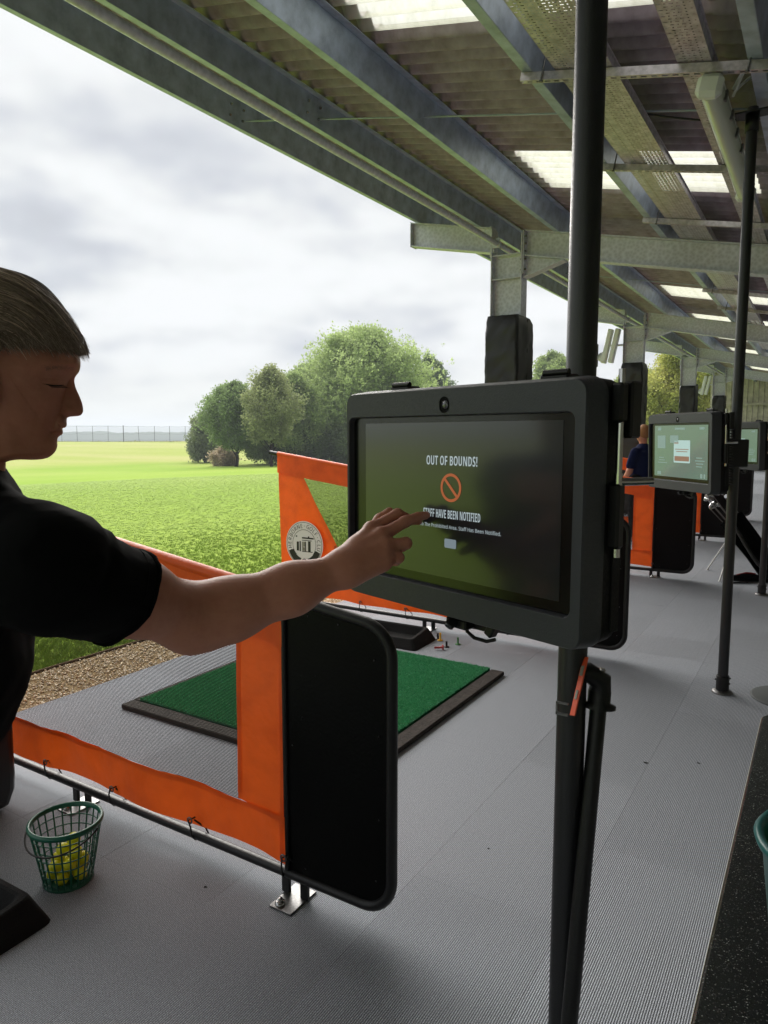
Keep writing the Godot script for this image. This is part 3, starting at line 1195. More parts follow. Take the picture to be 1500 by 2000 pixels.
func building() -> void:
	var tilt := Basis(Vector3(0, 0, 1), atan(SLOPE))
	# deck
	var fl := MB.new()
	fl.box(Vector3(-0.33, -0.156, -12.5), Vector3(6.42, 0.30, 41.0), 0.004)
	var deck := obj("floor", fl, M.concrete)
	tag(deck, "grey ribbed carpet floor of the covered bays", "floor", "", "structure")
	var far := MB.new()
	var zfar := -TILE * 21.0
	far.box(Vector3(-0.33, -0.003, (zfar - 33.0) * 0.5), Vector3(6.414, 0.006, 33.0 + zfar), 0.001)
	obj("carpet", far, M.carpet, deck)
	far = MB.new()
	far.box(Vector3((0.3822 + 2.877) * 0.5, -0.003, (zfar + 8.0) * 0.5), Vector3(2.877 - 0.3822, 0.006, 8.0 - zfar), 0.001)
	obj("carpet", far, M.carpet, deck)
	far = MB.new()
	far.box(Vector3(-1.558, -0.003, (TILE + 8.0) * 0.5), Vector3(3.88, 0.006, 8.0 - TILE), 0.001)
	obj("carpet", far, M.carpet, deck)
	far = MB.new()
	far.box(Vector3(-3.5185, -0.003, (zfar + 8.0) * 0.5), Vector3(0.038, 0.006, 8.0 - zfar), 0.001)
	obj("carpet", far, M.carpet, deck)
	var variants := []
	for k in 4:
		var tm := MB.new()
		tm.box(Vector3(0, -0.003, 0), Vector3(TILE - 0.0013, 0.006, TILE - 0.0001), 0.0003)
		for i in tm.t.size():
			tm.t[i] += Vector2(0.125 * k * TILE * 2.0, 0.37 * k * TILE)
		variants.append(tm.mesh())
	for i in 8:
		for j in range(-21, 1):
			var o := shape("carpet_tile", variants[rng.randi() % 4], [M.carpet, M.carpet, M.carpet0][rng.randi() % 3], deck)
			o.position = Vector3(-0.589 + TILE * (i - 6 + 0.5) + 0.0 * j, 0, TILE * (j + 0.5))
			if rng.randf() < 0.5:
				o.rotation.y = PI
			o.position.y = -rng.randf() * 0.0004
	for q in [[-0.60, -3.18, 0.011], [-0.40, -3.30, 0.008], [-1.62, -1.52, 0.006], [-0.93, -2.2, 0.005]]:
		var sm := MB.new()
		var ring := []
		for k in 12:
			var a := TAU * k / 12.0
			ring.append(Vector3(q[0] + cos(a) * q[2] * (1.0 + 0.3 * sin(a * 3.0)), 0.0012, q[1] - sin(a) * q[2] * 0.8))
		sm.poly(ring)
		obj("stain", sm, M.rubber, deck)
	# the building itself
	var b := thing("shelter_building", "long open fronted steel shelter with corrugated roof over the bays", "building", Vector3.ZERO)
	for z in FRAMES:
		column(b, z)
		rafter(b, z)
	# purlins: Z sections on the rafters
	var px := [-4.19, -3.42, -2.52, -1.43, -0.34, 0.75, 1.84, 2.75]
	for x in px:
		var o := tilt * Vector3(0, 1, 0)
		var e := tilt * Vector3(1, 0, 0)
		var at := Vector3(x, roof_y(x), -12.5)
		var pm := MB.new()
		pm.box(at + o * 0.1, Vector3(0.004, 0.196, 41.0), 0.0, tilt)
		pm.box(at + o * 0.003 - e * 0.032, Vector3(0.064, 0.005, 41.0), 0.0012, tilt)
		pm.box(at + o * 0.199 + e * 0.032, Vector3(0.064, 0.005, 41.0), 0.0012, tilt)
		pm.box(at + o * 0.011 - e * 0.0625, Vector3(0.004, 0.018, 41.0), 0.0, tilt)
		var pr := obj("purlin", pm, M.purlin_steel, b)
		if x < -3.0:   # sleeve and bolts at the rafters
			var bm := MB.new()
			for z in [-4.55, -4.41, -10.7, -10.6]:
				bm.tube([at + o * 0.06 + Vector3(0.0, 0, z + 12.5), at + o * 0.06 + Vector3(0, 0, z + 12.5) + e * 0.014], 0.010, 6)
				bm.tube([at + o * 0.14 + Vector3(0.0, 0, z + 12.5), at + o * 0.14 + Vector3(0, 0, z + 12.5) + e * 0.014], 0.010, 6)
			obj("bolt", bm, M.chrome, pr).set_meta("kind", "stuff")
	# anti-sag rods half way between the frames
	for z in [-4.57, -10.65, -16.8]:
		var rm := MB.new()
		rm.tube([Vector3(-4.15, roof_y(-4.15) + 0.07, z), Vector3(2.6, roof_y(2.6) + 0.07, z)], 0.006, 6)
		obj("sag_rod", rm, M.purlin_steel, b)
	# eaves strut tube with its brackets
	var tm2 := MB.new()
	tm2.tube([Vector3(-3.20, 3.545, 8.0), Vector3(-3.20, 3.545, -30.0)], 0.032, 14)
	var tb := obj("strut_tube", tm2, M.galvanised, b)
	for z in FRAMES:
		var km := MB.new()
		km.box(Vector3(-3.20, 3.545, z + 0.115), Vector3(0.09, 0.10, 0.012), 0.002)
		km.box(Vector3(-3.235, 3.50, z + 0.06), Vector3(0.012, 0.09, 0.11), 0.002)
		obj("bracket", km, M.galvanised, tb)
	roof(b, tilt)
	# rear wall and the far end wall of upright cladding
	var wall := MB.new()
	cladding(wall, Vector3(2.80, 0.0, 8.0), Vector3(0, 0, -1), 41.0, func(_d): return roof_y(2.8) + 0.14)
	obj("rear_wall", wall, M.cladding, b)
	wall = MB.new()
	cladding(wall, Vector3(-4.2, 0.0, -32.6), Vector3(1, 0, 0), 7.0, func(d): return roof_y(-4.2 + d) + 0.17)
	var ew := obj("end_wall", wall, M.cladding, b)
	for y in [1.0, 1.9, 2.7]:
		var rail := MB.new()
		rail.box(Vector3(-0.7, y, -32.44), Vector3(6.9, 0.10, 0.06), 0.004)
		obj("rail", rail, M.cladding, ew)
	pads()
	roof_services()


func cladding(mb: MB, o: Vector3, d: Vector3, length: float, top: Callable) -> void:
	var nn := d.cross(Vector3.UP)
	var prof := []
	var s := 0.0
	while s < length:
		for q in [[0.0, 0.0], [0.14, 0.0], [0.16, 0.03], [0.18, 0.03]]:
			prof.append([s + q[0], q[1]])
		s += 0.2
	prof.append([length, 0.0])
	for i in prof.size() - 1:
		var a: Array = prof[i]
		var e: Array = prof[i + 1]
		var A: Vector3 = o + d * a[0] + nn * a[1]
		var B: Vector3 = o + d * e[0] + nn * e[1]
		mb.quad(A, A + Vector3.UP * top.call(a[0]), B + Vector3.UP * top.call(e[0]), B)
		var A2: Vector3 = A - nn * 0.05
		var B2: Vector3 = B - nn * 0.05
		mb.quad(B2, B2 + Vector3.UP * top.call(e[0]), A2 + Vector3.UP * top.call(a[0]), A2)


func column(b: Node, z: float) -> void:
	var x0 := -3.277
	var x1 := -2.913
	var cm := MB.new()
	var h0 := roof_y(x0) - 0.02
	var h1 := roof_y(x1) - 0.30
	cm.box(Vector3((x0 + x1) * 0.5, 1.70, z), Vector3(x1 - x0 - 0.026, 3.40, 0.009))
	var c := obj("column", cm, M.galvanised, b)
	for q in [[x0 + 0.0065, h0], [x1 - 0.0065, h0 - 0.09]]:
		var fm := MB.new()
		fm.box(Vector3(q[0], q[1] * 0.5, z), Vector3(0.013, q[1], 0.17), 0.002)
		obj("flange", fm, M.galvanised, c)
	for y in [3.166, 3.42]:
		for e in [-1.0, 1.0]:
			var sm := MB.new()
			sm.box(Vector3((x0 + x1) * 0.5, y, z + e * 0.043), Vector3(x1 - x0 - 0.028, 0.010, 0.076), 0.001)
			obj("stiffener", sm, M.galvanised, c)
	var pm := MB.new()
	pm.box(Vector3(x1 + 0.009, roof_y(x1) - 0.24, z), Vector3(0.014, 0.46, 0.15), 0.002)
	obj("end_plate", pm, M.galvanised, c)
	pm = MB.new()
	pm.box(Vector3(x0 - 0.009, roof_y(x0) - 0.155, z), Vector3(0.014, 0.33, 0.15), 0.002)
	obj("end_plate", pm, M.galvanised, c)
	var bm := MB.new()
	for y in [0.07, 0.15, 0.23, 0.31, 0.42]:
		for s in [-1.0, 1.0]:
			bm.tube([Vector3(x1 - 0.03, roof_y(x1) - y, z + s * 0.05), Vector3(x1 + 0.035, roof_y(x1) - y, z + s * 0.05)], 0.011, 6)
	obj("bolt", bm, M.steel, c).set_meta("kind", "stuff")


func rafter_piece(mb: MB, xa: float, xb: float, z: float) -> void:
	var depth := 0.272
	for part in 3:
		var y0: float = [0.0, -depth + 0.011, -0.011][part]
		var y1: float = [-0.011, -depth, -depth + 0.011][part]
		var hw: float = [0.066, 0.066, 0.004][part]
		var a := []
		for x in [xa, xb]:
			for s in [-1.0, 1.0]:
				a.append(Vector3(x, roof_y(x) + y0 - 0.003, z + s * hw))
				a.append(Vector3(x, roof_y(x) + y1 - 0.003, z + s * hw))
		mb.facing([a[0], a[2], a[6], a[4]], Vector3.UP)
		mb.facing([a[1], a[3], a[7], a[5]], Vector3.DOWN)
		mb.facing([a[0], a[1], a[5], a[4]], Vector3.FORWARD)
		mb.facing([a[2], a[3], a[7], a[6]], Vector3.BACK)
		mb.facing([a[0], a[1], a[3], a[2]], Vector3.LEFT)
		mb.facing([a[4], a[5], a[7], a[6]], Vector3.RIGHT)


func rafter(b: Node, z: float) -> void:
	var rm := MB.new()
	rafter_piece(rm, -2.889, 2.78, z)
	obj("rafter", rm, M.galvanised, b)
	var cm := MB.new()
	rafter_piece(cm, -4.304, -3.296, z)
	var c := obj("cantilever", cm, M.galvanised, b)
	var em := MB.new()
	em.box(Vector3(-4.311, roof_y(-4.31) - 0.14, z), Vector3(0.012, 0.285, 0.14), 0.002)
	obj("end_plate", em, M.galvanised, c)
	# haunch
	var hm := MB.new()
	var y0 := roof_y(-2.889) - 0.278
	var y1 := roof_y(-2.47) - 0.278
	for s in [-1.0, 1.0]:
		hm.facing([Vector3(-2.889, y0, z + s * 0.005), Vector3(-2.47, y1, z + s * 0.005), Vector3(-2.889, 3.17, z + s * 0.005)], Vector3(0, 0, s))
	var d := Vector3(0.419, y1 - 3.17, 0).normalized()
	var bs := Basis(d, Vector3(-d.y, d.x, 0), Vector3(0, 0, 1))
	hm.box(Vector3(-2.68, (3.17 + y1) * 0.5 - 0.006, z), Vector3(0.46, 0.011, 0.13), 0.001, bs)
	obj("haunch", hm, M.galvanised, b)


func roof(b: Node, tilt: Basis) -> void:
	var pitch := 3.05 / 21.0
	var rows := [[-4.42, -2.33, 0.012], [-2.43, -0.46, 0.004], [-0.56, 2.95, -0.004]]
	var meshes := []
	rows.append([-2.43, -0.46, 0.004, 1])
	for r in rows:
		var mb := MB.new()
		var nz := 7 * 10
		var xa: float = r[0]
		var xb: float = r[1]
		for side in (2 if r.size() < 4 else 1):
			var off: float = 0.0 if side == 0 else 0.0065
			for i in nz:
				var q := []
				for k in 2:
					var zz: float = pitch * (i + k) / 10.0
					var yy: float = 0.027 * cos(TAU * zz / pitch)
					yy = signf(yy) * pow(absf(yy) / 0.027, 0.75) * 0.027
					q.append([zz, yy])
				var A := Vector3(xa, roof_y(xa) + 0.235 + r[2] + q[0][1] + off, -q[0][0])
				var B := Vector3(xb, roof_y(xb) + 0.235 + r[2] + q[0][1] + off, -q[0][0])
				var C := Vector3(xb, roof_y(xb) + 0.235 + r[2] + q[1][1] + off, -q[1][0])
				var D := Vector3(xa, roof_y(xa) + 0.235 + r[2] + q[1][1] + off, -q[1][0])
				mb.facing([A, B, C, D], Vector3.DOWN if side == 0 else Vector3.UP)
				if side == 0 and r.size() < 4:
					var u := Vector3.UP * 0.0065
					mb.facing([A, D, D + u, A + u], Vector3.LEFT)
					mb.facing([B, C, C + u, B + u], Vector3.RIGHT)
		# smooth the corrugations
		for i in mb.v.size():
			if absf(mb.n[i].x) > 0.9:
				continue
			var zz := -mb.v[i].z
			var sl := -0.027 * TAU / pitch * sin(TAU * zz / pitch)
			var nn := Vector3(-SLOPE, 1.0, sl).normalized()
			mb.n[i] = nn if mb.n[i].y > 0.0 else -nn
		meshes.append(mb.mesh())
	var z := 8.46
	var k := 0
	while z > -32.5:
		for r in 3:
			# every third sheet of the middle row is a translucent rooflight
			var light: bool = r == 1 and k % 3 == 2
			var o := shape("rooflight" if light else "roof_sheet", meshes[3 if light else r], M.rooflight if light else M.fibre_cement, b)
			o.position = Vector3(0, rng.randf_range(-0.0015, 0.0015) - (0.002 if k % 2 == 1 else 0.0), z)
			if light:
				o.set_meta("label", "bright translucent corrugated rooflight sheet")
		z -= 3.05 / 3.0
		k += 1


func pads() -> void:
	var wn := FastNoiseLite.new()
	wn.seed = 31
	wn.frequency = 1.6
	wn.fractal_octaves = 3
	var tells := ["lower corner of a black padded column cover behind the player", "black padded cover on the nearest steel column", "black padded cover on the second steel column behind the kiosk", "black padded cover on the third steel column", "black padded cover on the farthest steel column"]
	for i in FRAMES.size():
		var z: float = FRAMES[i]
		var t := thing("column_pad", tells[i], "padding", Vector3(-2.77 if i == 0 else -3.065, 0, z + (0.08 if i == 0 else 0.02)), 0.0, "padded covers round the columns")
		var hx := 0.17 if i == 0 else 0.20
		var hz := 0.20 if i == 0 else 0.24
		if i > 0:
			hx = 0.19
		var top := 2.745 + (0.0 if i < 2 else rng.randf_range(-0.05, 0.05))
		var loops := []
		var rows := 46
		for j in rows + 1:
			var v := float(j) / rows
			var y := 0.02 + (top - 0.02) * v
			var sh := 1.0
			if j == 0 or j == rows:
				sh = 0.90
			elif j == 1 or j == rows - 1:
				sh = 0.985
			var lp := rrect(hx * 2.0, hz * 2.0, 0.035, 0.0, 3)
			var ring := PackedVector3Array()
			var m := lp.size()
			for a in m:
				for e in 6:
					var p := lp[a].lerp(lp[(a + 1) % m], e / 6.0)
					var d := Vector3(p.x, 0, p.y)
					var wr := wn.get_noise_3d(p.x * 2.0 + z, y * 2.6 + p.x * 2.5, p.y * 2.0)
					var ridge := 1.0 - absf(wr) * 2.4
					var fold := maxf(0.0, ridge) * 0.020 * smoothstep(0.05, 0.5, v)
					ring.append(d * sh + d.normalized() * (fold - 0.006) + Vector3.UP * y)
			loops.append(ring)
		var mb := MB.new()
		var m2: int = loops[0].size()
		for lp in loops:
			for a in m2:
				mb.put(lp[a], Vector3.UP, Vector2.ZERO)
		for j in rows:
			for a in m2:
				var o: int = j * m2 + a
				var o2: int = j * m2 + (a + 1) % m2
				mb.ix.append_array([o, o2, o + m2, o2, o2 + m2, o + m2])
		mb.smooth_from(0, 0)
		var capb := Array(loops[rows])
		mb.facing(capb, Vector3.UP)
		obj("cover", mb, M.pad_vinyl, t)
		var hm := MB.new()
		hm.tube([Vector3(hx + 0.002, top - 0.02, -hz * 0.2), Vector3(hx + 0.004, 0.04, -hz * 0.2)], 0.004, 5)
		obj("seam", hm, M.pad_vinyl, t)


func roof_services() -> void:
	var tilt := Basis(Vector3(0, 0, 1), atan(SLOPE))
	# slotted channels under the purlins
	var tells := ["nearest slotted steel channel across the ceiling trays", "second slotted steel channel across the ceiling trays", "third slotted steel channel across the ceiling trays", "slotted steel channel beyond the first rafter", "slotted steel channel second beyond the first rafter", "farthest slotted steel channel under the trays"]
	var zs := [-3.82, -5.32, -6.80, -8.9, -10.4, -11.9]
	for i in zs.size():
		var z: float = zs[i]
		var xm := -0.1
		var t := thing("ceiling_channel", tells[i], "channel", Vector3(xm, roof_y(xm) - 0.024, z), 0.0, "slotted channels under the ceiling trays")
		t.basis = tilt
		var cm := MB.new()
		for s in [-1.0, 1.0]:
			cm.box(Vector3(0, 0, s * 0.0195), Vector3(2.85, 0.041, 0.0025))
			cm.box(Vector3(0, 0.0195, s * 0.0155), Vector3(2.85, 0.002, 0.0075))
		# slotted web at the bottom: two strips and the bridges between the slots
		for s in [-1.0, 1.0]:
			cm.box(Vector3(0, -0.0195, s * 0.0135), Vector3(2.85, 0.0025, 0.0115))
		for k in 57:
			cm.box(Vector3(-1.4 + k * 0.05, -0.0195, 0), Vector3(0.021, 0.0024, 0.0155))
		obj("channel", cm, M.tray_steel, t)
		for xx in [-1.30, -0.30, 0.8]:
			var sm := MB.new()
			sm.tube([Vector3(xx, -0.03, 0.03), Vector3(xx, 0.10, 0.03)], 0.005, 6)
			sm.tube([Vector3(xx, -0.036, 0.03), Vector3(xx, -0.028, 0.03)], 0.011, 6)
			obj("hanger_bolt", sm, M.steel, t)
	# perforated trays resting on the channels
	for tr in [[-1.16, 0.30, "wide perforated steel cable tray under the roof"], [-0.63, 0.155, "narrow perforated steel cable tray beside the strip light"]]:
		var w: float = tr[1]
		var xm: float = tr[0]
		var t := thing("cable_tray", tr[2], "cable tray", Vector3(xm, roof_y(xm), 0), 0.0, "perforated cable trays")
		t.basis = tilt
		var mesh := tray_mesh(w)
		var zz := 0.0
		while zz > -18.0:
			var o := shape("tray_length", mesh, M.tray_steel, t)
			o.position = Vector3(0, 0, zz)
			zz -= 2.0
		var cb := MB.new()
		for k in 3:
			var path := []
			for s in 19:
				path.append(Vector3(-w * 0.3 + k * w * 0.22 + 0.012 * sin(s * 1.7 + k), 0.014 + 0.003 * k, -s * 1.0))
			cb.tube(path, 0.007, 6)
		obj("cable", cb, M.cable_black, t)
	# strip light
	var lt := thing("strip_light", "long unlit batten light with frosted cover beside the ceiling tray", "light", Vector3(-0.565, roof_y(-0.565) - 0.11, -4.72))
	lt.basis = tilt
	var bm := MB.new()
	bm.box(Vector3(0, 0.045, 0), Vector3(0.085, 0.05, 1.72), 0.008)
	var body := obj("body", bm, M.white_plastic, lt)
	var dm := MB.new()
	var lp := []
	for e in [[0.86, 0.75], [0.852, 1.0], [-0.852, 1.0], [-0.86, 0.75]]:
		var ring := PackedVector3Array()
		for k in 25:
			var a := lerpf(-0.25, PI + 0.25, k / 24.0)
			ring.append(Vector3(cos(a) * 0.052 * e[1], 0.022 - sin(a) * 0.062 * e[1], e[0]))
		lp.append(ring)
	dm.loft(lp, true, true)
	obj("diffuser", dm, M.diffuser, lt)
	for s in [-1.0, 1.0]:
		var em := MB.new()
		em.box(Vector3(0, 0.012, s * 0.885), Vector3(0.118, 0.105, 0.07), 0.022)
		obj("end_cap", em, M.white_plastic, lt)
	var clip := MB.new()
	for k in 7:
		clip.box(Vector3(0.056, 0.02, -0.75 + k * 0.25), Vector3(0.012, 0.05, 0.03), 0.003)
	obj("clip", clip, M.steel, body).set_meta("kind", "stuff")
	# loose cables and ties near the light
	var cw := thing("white_cable", "white cables looping from the strip light to the roof", "cable", Vector3(-0.42, roof_y(-0.42) - 0.02, -4.0))
	for k in 3:
		var wm := MB.new()
		var path := []
		for s in 15:
			var u := s / 14.0
			path.append(Vector3(-0.06 + 0.34 * u, -0.05 + 0.17 * sin(PI * u) - 0.05 * u + 0.025 * k, -0.10 * k + 0.14 * sin(u * 4.0 + k)))
		wm.tube(path, 0.007, 7)
		obj("cable", wm, M.cable_white, cw)
	var kb := thing("black_cable", "thin black cable sagging across the dark ceiling between the trays", "cable", Vector3(-1.02, roof_y(-1.02) + 0.05, -4.55))
	var wm2 := MB.new()
	var path2 := []
	for s in 17:
		var u := s / 16.0
		path2.append(Vector3(2.2 * u, SLOPE * 2.2 * u - 0.03 * sin(PI * u * 3.0), -0.25 * u))
	wm2.tube(path2, 0.006, 6)
	obj("cable", wm2, M.cable_black, kb)
	# floodlights out on the columns
	for q in [[-13.72, "white floodlight with black box beside the second steel column"], [-25.92, "small white floodlight by the farthest visible steel column"]]:
		var f := thing("floodlight", q[1], "floodlight", Vector3(-3.32, 3.05, q[0]), 0.0, "floodlights on the columns")
		var fm := MB.new()
		fm.box(Vector3(-0.10, 0.05, 0.1), Vector3(0.30, 0.03, 0.05), 0.004)
		obj("bracket", fm, M.galvanised, f)
		for k in 2:
			fm = MB.new()
			fm.box(Vector3(-0.08 - k * 0.13, 0.03, 0.2), Vector3(0.085, 0.62, 0.14), 0.012, Basis(Vector3(0, 0, 1), -0.20))
			obj("lamp_body", fm, M.white_plastic, f)
		fm = MB.new()
		fm.box(Vector3(-0.47, -0.12, 0.2), Vector3(0.16, 0.42, 0.16), 0.01)
		obj("box", fm, M.black_plastic, f)
		fm = MB.new()
		fm.lathe([Vector2(0, 0), Vector2(0.10, 0.0), Vector2(0.06, -0.10), Vector2(0, -0.10)], 14, Transform3D(Basis(Vector3(1, 0, 0), 1.2), Vector3(-0.28, -0.16, 0.24)))
		obj("shade", fm, M.white_plastic, f)


func tray_mesh(w: float) -> Mesh:
	# a two metre length of tray with real slots: a pattern of 25 mm cells, each a small frame round its slot
	var mb := MB.new()
	var cell := 0.025
	var nx := int(round(w / cell))
	var x0 := -nx * cell * 0.5
	var nz := 80
	for i in nx:
		for j in nz:
			var xa := x0 + i * cell
			var za := -j * cell
			var solid := (i == 0 or i == nx - 1)
			var long_slot := (i + j) % 2 == 0
			var sx := 0.0085 if long_slot else 0.0035
			var sz := 0.0032 if long_slot else 0.0036
			if i % 3 == 1 and j % 2 == 0:
				sx = 0.0036
				sz = 0.0036
			if solid and j % 2 == 1:
				mb.facing([Vector3(xa, 0.002, za), Vector3(xa + cell, 0.002, za), Vector3(xa + cell, 0.002, za - cell), Vector3(xa, 0.002, za - cell)], Vector3.DOWN)
				continue
			var o := [Vector3(xa, 0.002, za), Vector3(xa + cell, 0.002, za), Vector3(xa + cell, 0.002, za - cell), Vector3(xa, 0.002, za - cell)]
			var cx := xa + cell * 0.5
			var cz := za - cell * 0.5
			var h := [Vector3(cx - sx, 0.002, cz + sz), Vector3(cx + sx, 0.002, cz + sz), Vector3(cx + sx, 0.002, cz - sz), Vector3(cx - sx, 0.002, cz - sz)]
			for k in 4:
				mb.facing([o[k], o[(k + 1) % 4], h[(k + 1) % 4], h[k]], Vector3.DOWN)
	for s in [-1.0, 1.0]:
		mb.box(Vector3(s * (nx * cell * 0.5 + 0.001), 0.018, -1.0), Vector3(0.0018, 0.034, 1.998))
		mb.box(Vector3(s * (nx * cell * 0.5 + 0.006), 0.036, -1.0), Vector3(0.012, 0.002, 1.998))
	return mb.mesh()


# ---------- bay dividers ----------

var wave := FastNoiseLite.new()


func top_y(x: float) -> float:   # top pipe of a divider rises towards the range
	return 0.925 - 0.133 * (x + 1.09)


func patch(mb: MB, a: Vector2, b: Vector2, c: Vector2, d: Vector2, nu: int, nv: int, seed_z: float, amp: float, zoff: float, scallop := 0.0, turn := 0.0) -> void:
	# a sheet of cloth between four corners (a bottom left, b bottom right, c top right, d top left), rippled in depth
	mb.grid(nu, nv, func(u: float, v: float) -> Vector3:
		var p := a.lerp(b, u).lerp(d.lerp(c, u), v)
		if scallop > 0.0:
			var ph: float = (p.x + 1.366) / 0.413
			p.y += scallop * (1.0 - v) * (0.35 + 0.65 * sin(PI * (ph - floor(ph)))) 
			p.y += 0.35 * scallop * v * sin(ph * 4.1 + seed_z) 
		var z := wave.get_noise_3d(p.x * 1.0, p.y * 0.55, seed_z) * amp + wave.get_noise_3d(p.x * 2.6, p.y * 1.2, seed_z + 9.0) * amp * 0.30
		if scallop > 0.0:
			var ph2: float = (p.x + 1.366) / 0.413
			z += 0.016 * sin(ph2 * TAU * 0.5 + seed_z * 0.1) * (1.0 - v * 0.7)
		return Vector3(p.x, p.y, z + zoff))


func divider(k: int) -> void:
	wave.seed = 19
	wave.frequency = 1.5
	wave.fractal_octaves = 2
	var z: float = [-1.64, -4.61, -7.60, -10.62, -13.65][k]
	var tells := [
		"nearest bay divider with orange vinyl edges, mesh window and black end panel",
		"second bay divider, orange with the round white golf club crest",
		"third bay divider, orange with a black end panel below the second kiosk",
		"fourth bay divider showing a strip of orange behind the third",
		"farthest bay divider half hidden behind the golf bag"]
	var t := thing("bay_divider", tells[k], "divider", Vector3([0.0, -0.04, -0.08, -0.04, -0.04][k], 0, z), 0.0, "orange and black dividers between the bays")
	var sz := k * 7.3
	# bent tube frame
	var pm := MB.new()
	var path := [Vector3(-3.95, 0.07, 0), Vector3(-2.5, 0.07, 0)]
	path.append_array(arc(Vector3(-1.09, 0.17, 0), Vector3(1, 0, 0), Vector3(0, 1, 0), 0.1, -90, 0, 8))
	path.append_array(arc(Vector3(-1.09, 0.825, 0), Vector3(1, 0, 0), Vector3(0, 1, 0), 0.1, 0, 82.4, 8))
	path.append(Vector3(-2.4, top_y(-2.4), 0))
	path.append(Vector3(-3.95, top_y(-3.95), 0))
	pm.tube(path, 0.0165, 12)
	var frame := obj("frame", pm, M.black_coat, t)
	pm = MB.new()
	pm.tube([Vector3(-1.372, top_y(-1.372), 0), Vector3(-1.372, 0.86, 0)], 0.010, 8)
	obj("panel_post", pm, M.black_coat, frame)
	pm = MB.new()
	pm.tube([Vector3(-1.43, top_y(-1.43), 0), Vector3(-1.32, top_y(-1.32), 0)], 0.021, 10)
	obj("joint_sleeve", pm, M.black_coat, frame)
	# vinyl borders
	var top := MB.new()
	var tl := Vector2(-3.86, top_y(-3.86))
	var tr := Vector2(-1.375, top_y(-1.375))
	patch(top, tl - Vector2(0, 0.155), tr - Vector2(0, 0.155), tr + Vector2(0, 0.004), tl + Vector2(0, 0.004), 60, 6, sz, 0.010, 0.0185)
	patch(top, tr - Vector2(0, 0.155), tl - Vector2(0, 0.155), tl + Vector2(0, 0.004), tr + Vector2(0, 0.004), 60, 6, sz, 0.010, -0.0185)
	# the sleeve round the top pipe
	var sl := []
	for q in [tl, tr]:
		var ring := PackedVector3Array()
		for a in 17:
			var an := TAU * a / 16.0
			ring.append(Vector3(q.x, q.y + sin(an) * 0.0205, cos(an) * 0.0205))
		sl.append(ring)
	top.loft(sl)
	obj("top_band", top, M.orange_vinyl, t)
	var strip := MB.new()
	patch(strip, Vector2(-1.577, 0.265), Vector2(-1.375, 0.235), Vector2(-1.375, top_y(-1.375) - 0.15), Vector2(-1.577, top_y(-1.577) - 0.15), 10, 26, sz, 0.016, 0.004)
	obj("end_strip", strip, M.orange_vinyl, t)
	var low := MB.new()
	patch(low, Vector2(-3.84, 0.112), Vector2(-1.372, 0.098), Vector2(-1.372, 0.262), Vector2(-3.84, 0.285), 110, 12, sz, 0.022, 0.008, 0.013)
	obj("bottom_band", low, M.orange_vinyl, t)
	var hem := MB.new()
	patch(hem, Vector2(-3.84, 0.271), Vector2(-1.372, 0.248), Vector2(-1.372, 0.262), Vector2(-3.84, 0.285), 90, 2, sz, 0.022, 0.0105)
	obj("hem", hem, M.orange_vinyl, t)
	hem = MB.new()
	patch(hem, Vector2(-1.5775, 0.285), Vector2(-1.562, 0.285), Vector2(-1.562, top_y(-1.577) - 0.15), Vector2(-1.5775, top_y(-1.577) - 0.15), 2, 24, sz, 0.016, 0.0062)
	obj("hem", hem, M.orange_vinyl, t)
	hem = MB.new()
	patch(hem, Vector2(-1.392, 0.108), Vector2(-1.378, 0.108), Vector2(-1.378, top_y(-1.378) - 0.15), Vector2(-1.392, top_y(-1.392) - 0.15), 2, 30, sz, 0.016, 0.0115)
	obj("hem", hem, M.orange_vinyl, t)
	var side := MB.new()
	patch(side, Vector2(-3.84, 0.26), Vector2(-3.09, 0.26), Vector2(-3.585, top_y(-3.585) - 0.15), Vector2(-3.86, top_y(-3.86) - 0.15), 24, 24, sz, 0.020, 0.004)
	var sd := obj("front_panel", side, M.orange_vinyl, t)
	# mesh window
	var net := MB.new()
	patch(net, Vector2(-3.15, 0.268), Vector2(-1.57, 0.252), Vector2(-1.57, top_y(-1.57) - 0.14), Vector2(-3.62, top_y(-3.62) - 0.14), 20, 12, sz, 0.010, 0.0)
	var nt := obj("mesh_window", net, M.scrim, t)
	nt.set_meta("kind", "stuff")
	# grommets and the straps that tie the cloth to the bottom pipe
	for g in 7:
		var x := -1.366 - g * 0.413
		var zz := 0.013
		var gm := MB.new()
		var gy := 0.138
		var ring := []
		for a in 15:
			var an := TAU * a / 14.0
			ring.append(Vector3(x + cos(an) * 0.010, gy + sin(an) * 0.010, zz + 0.020))
		gm.tube(ring, 0.003, 6, false)
		obj("grommet", gm, M.steel, t)
		var sm := MB.new()
		var lean := 0.012 * sin(g * 2.1 + k)
		sm.tube([Vector3(x, gy, zz - 0.004), Vector3(x - 0.001, gy + 0.002, zz + 0.026), Vector3(x - 0.010 + lean, 0.11, 0.030), Vector3(x - 0.016 + lean, 0.074, 0.022), Vector3(x - 0.016 + lean, 0.053, 0.006), Vector3(x - 0.004 + lean, 0.052, -0.010), Vector3(x + 0.022 + lean, 0.074, -0.021), Vector3(x + 0.020 + lean, 0.10, -0.010), Vector3(x + 0.004, gy - 0.004, zz + 0.004)], 0.0030, 6)
		obj("tie_strap", sm, M.cable_black, t)
	# black end panel inside the bend of the frame
	var outline := [Vector3(-1.372, 0.082, 0), Vector3(-1.10, 0.082, 0)]
	outline.append_array(arc(Vector3(-1.09, 0.17, 0), Vector3(1, 0, 0), Vector3(0, 1, 0), 0.088, -88, 0, 6))
	outline.append_array(arc(Vector3(-1.09, 0.825, 0), Vector3(1, 0, 0), Vector3(0, 1, 0), 0.088, 0, 82, 6))
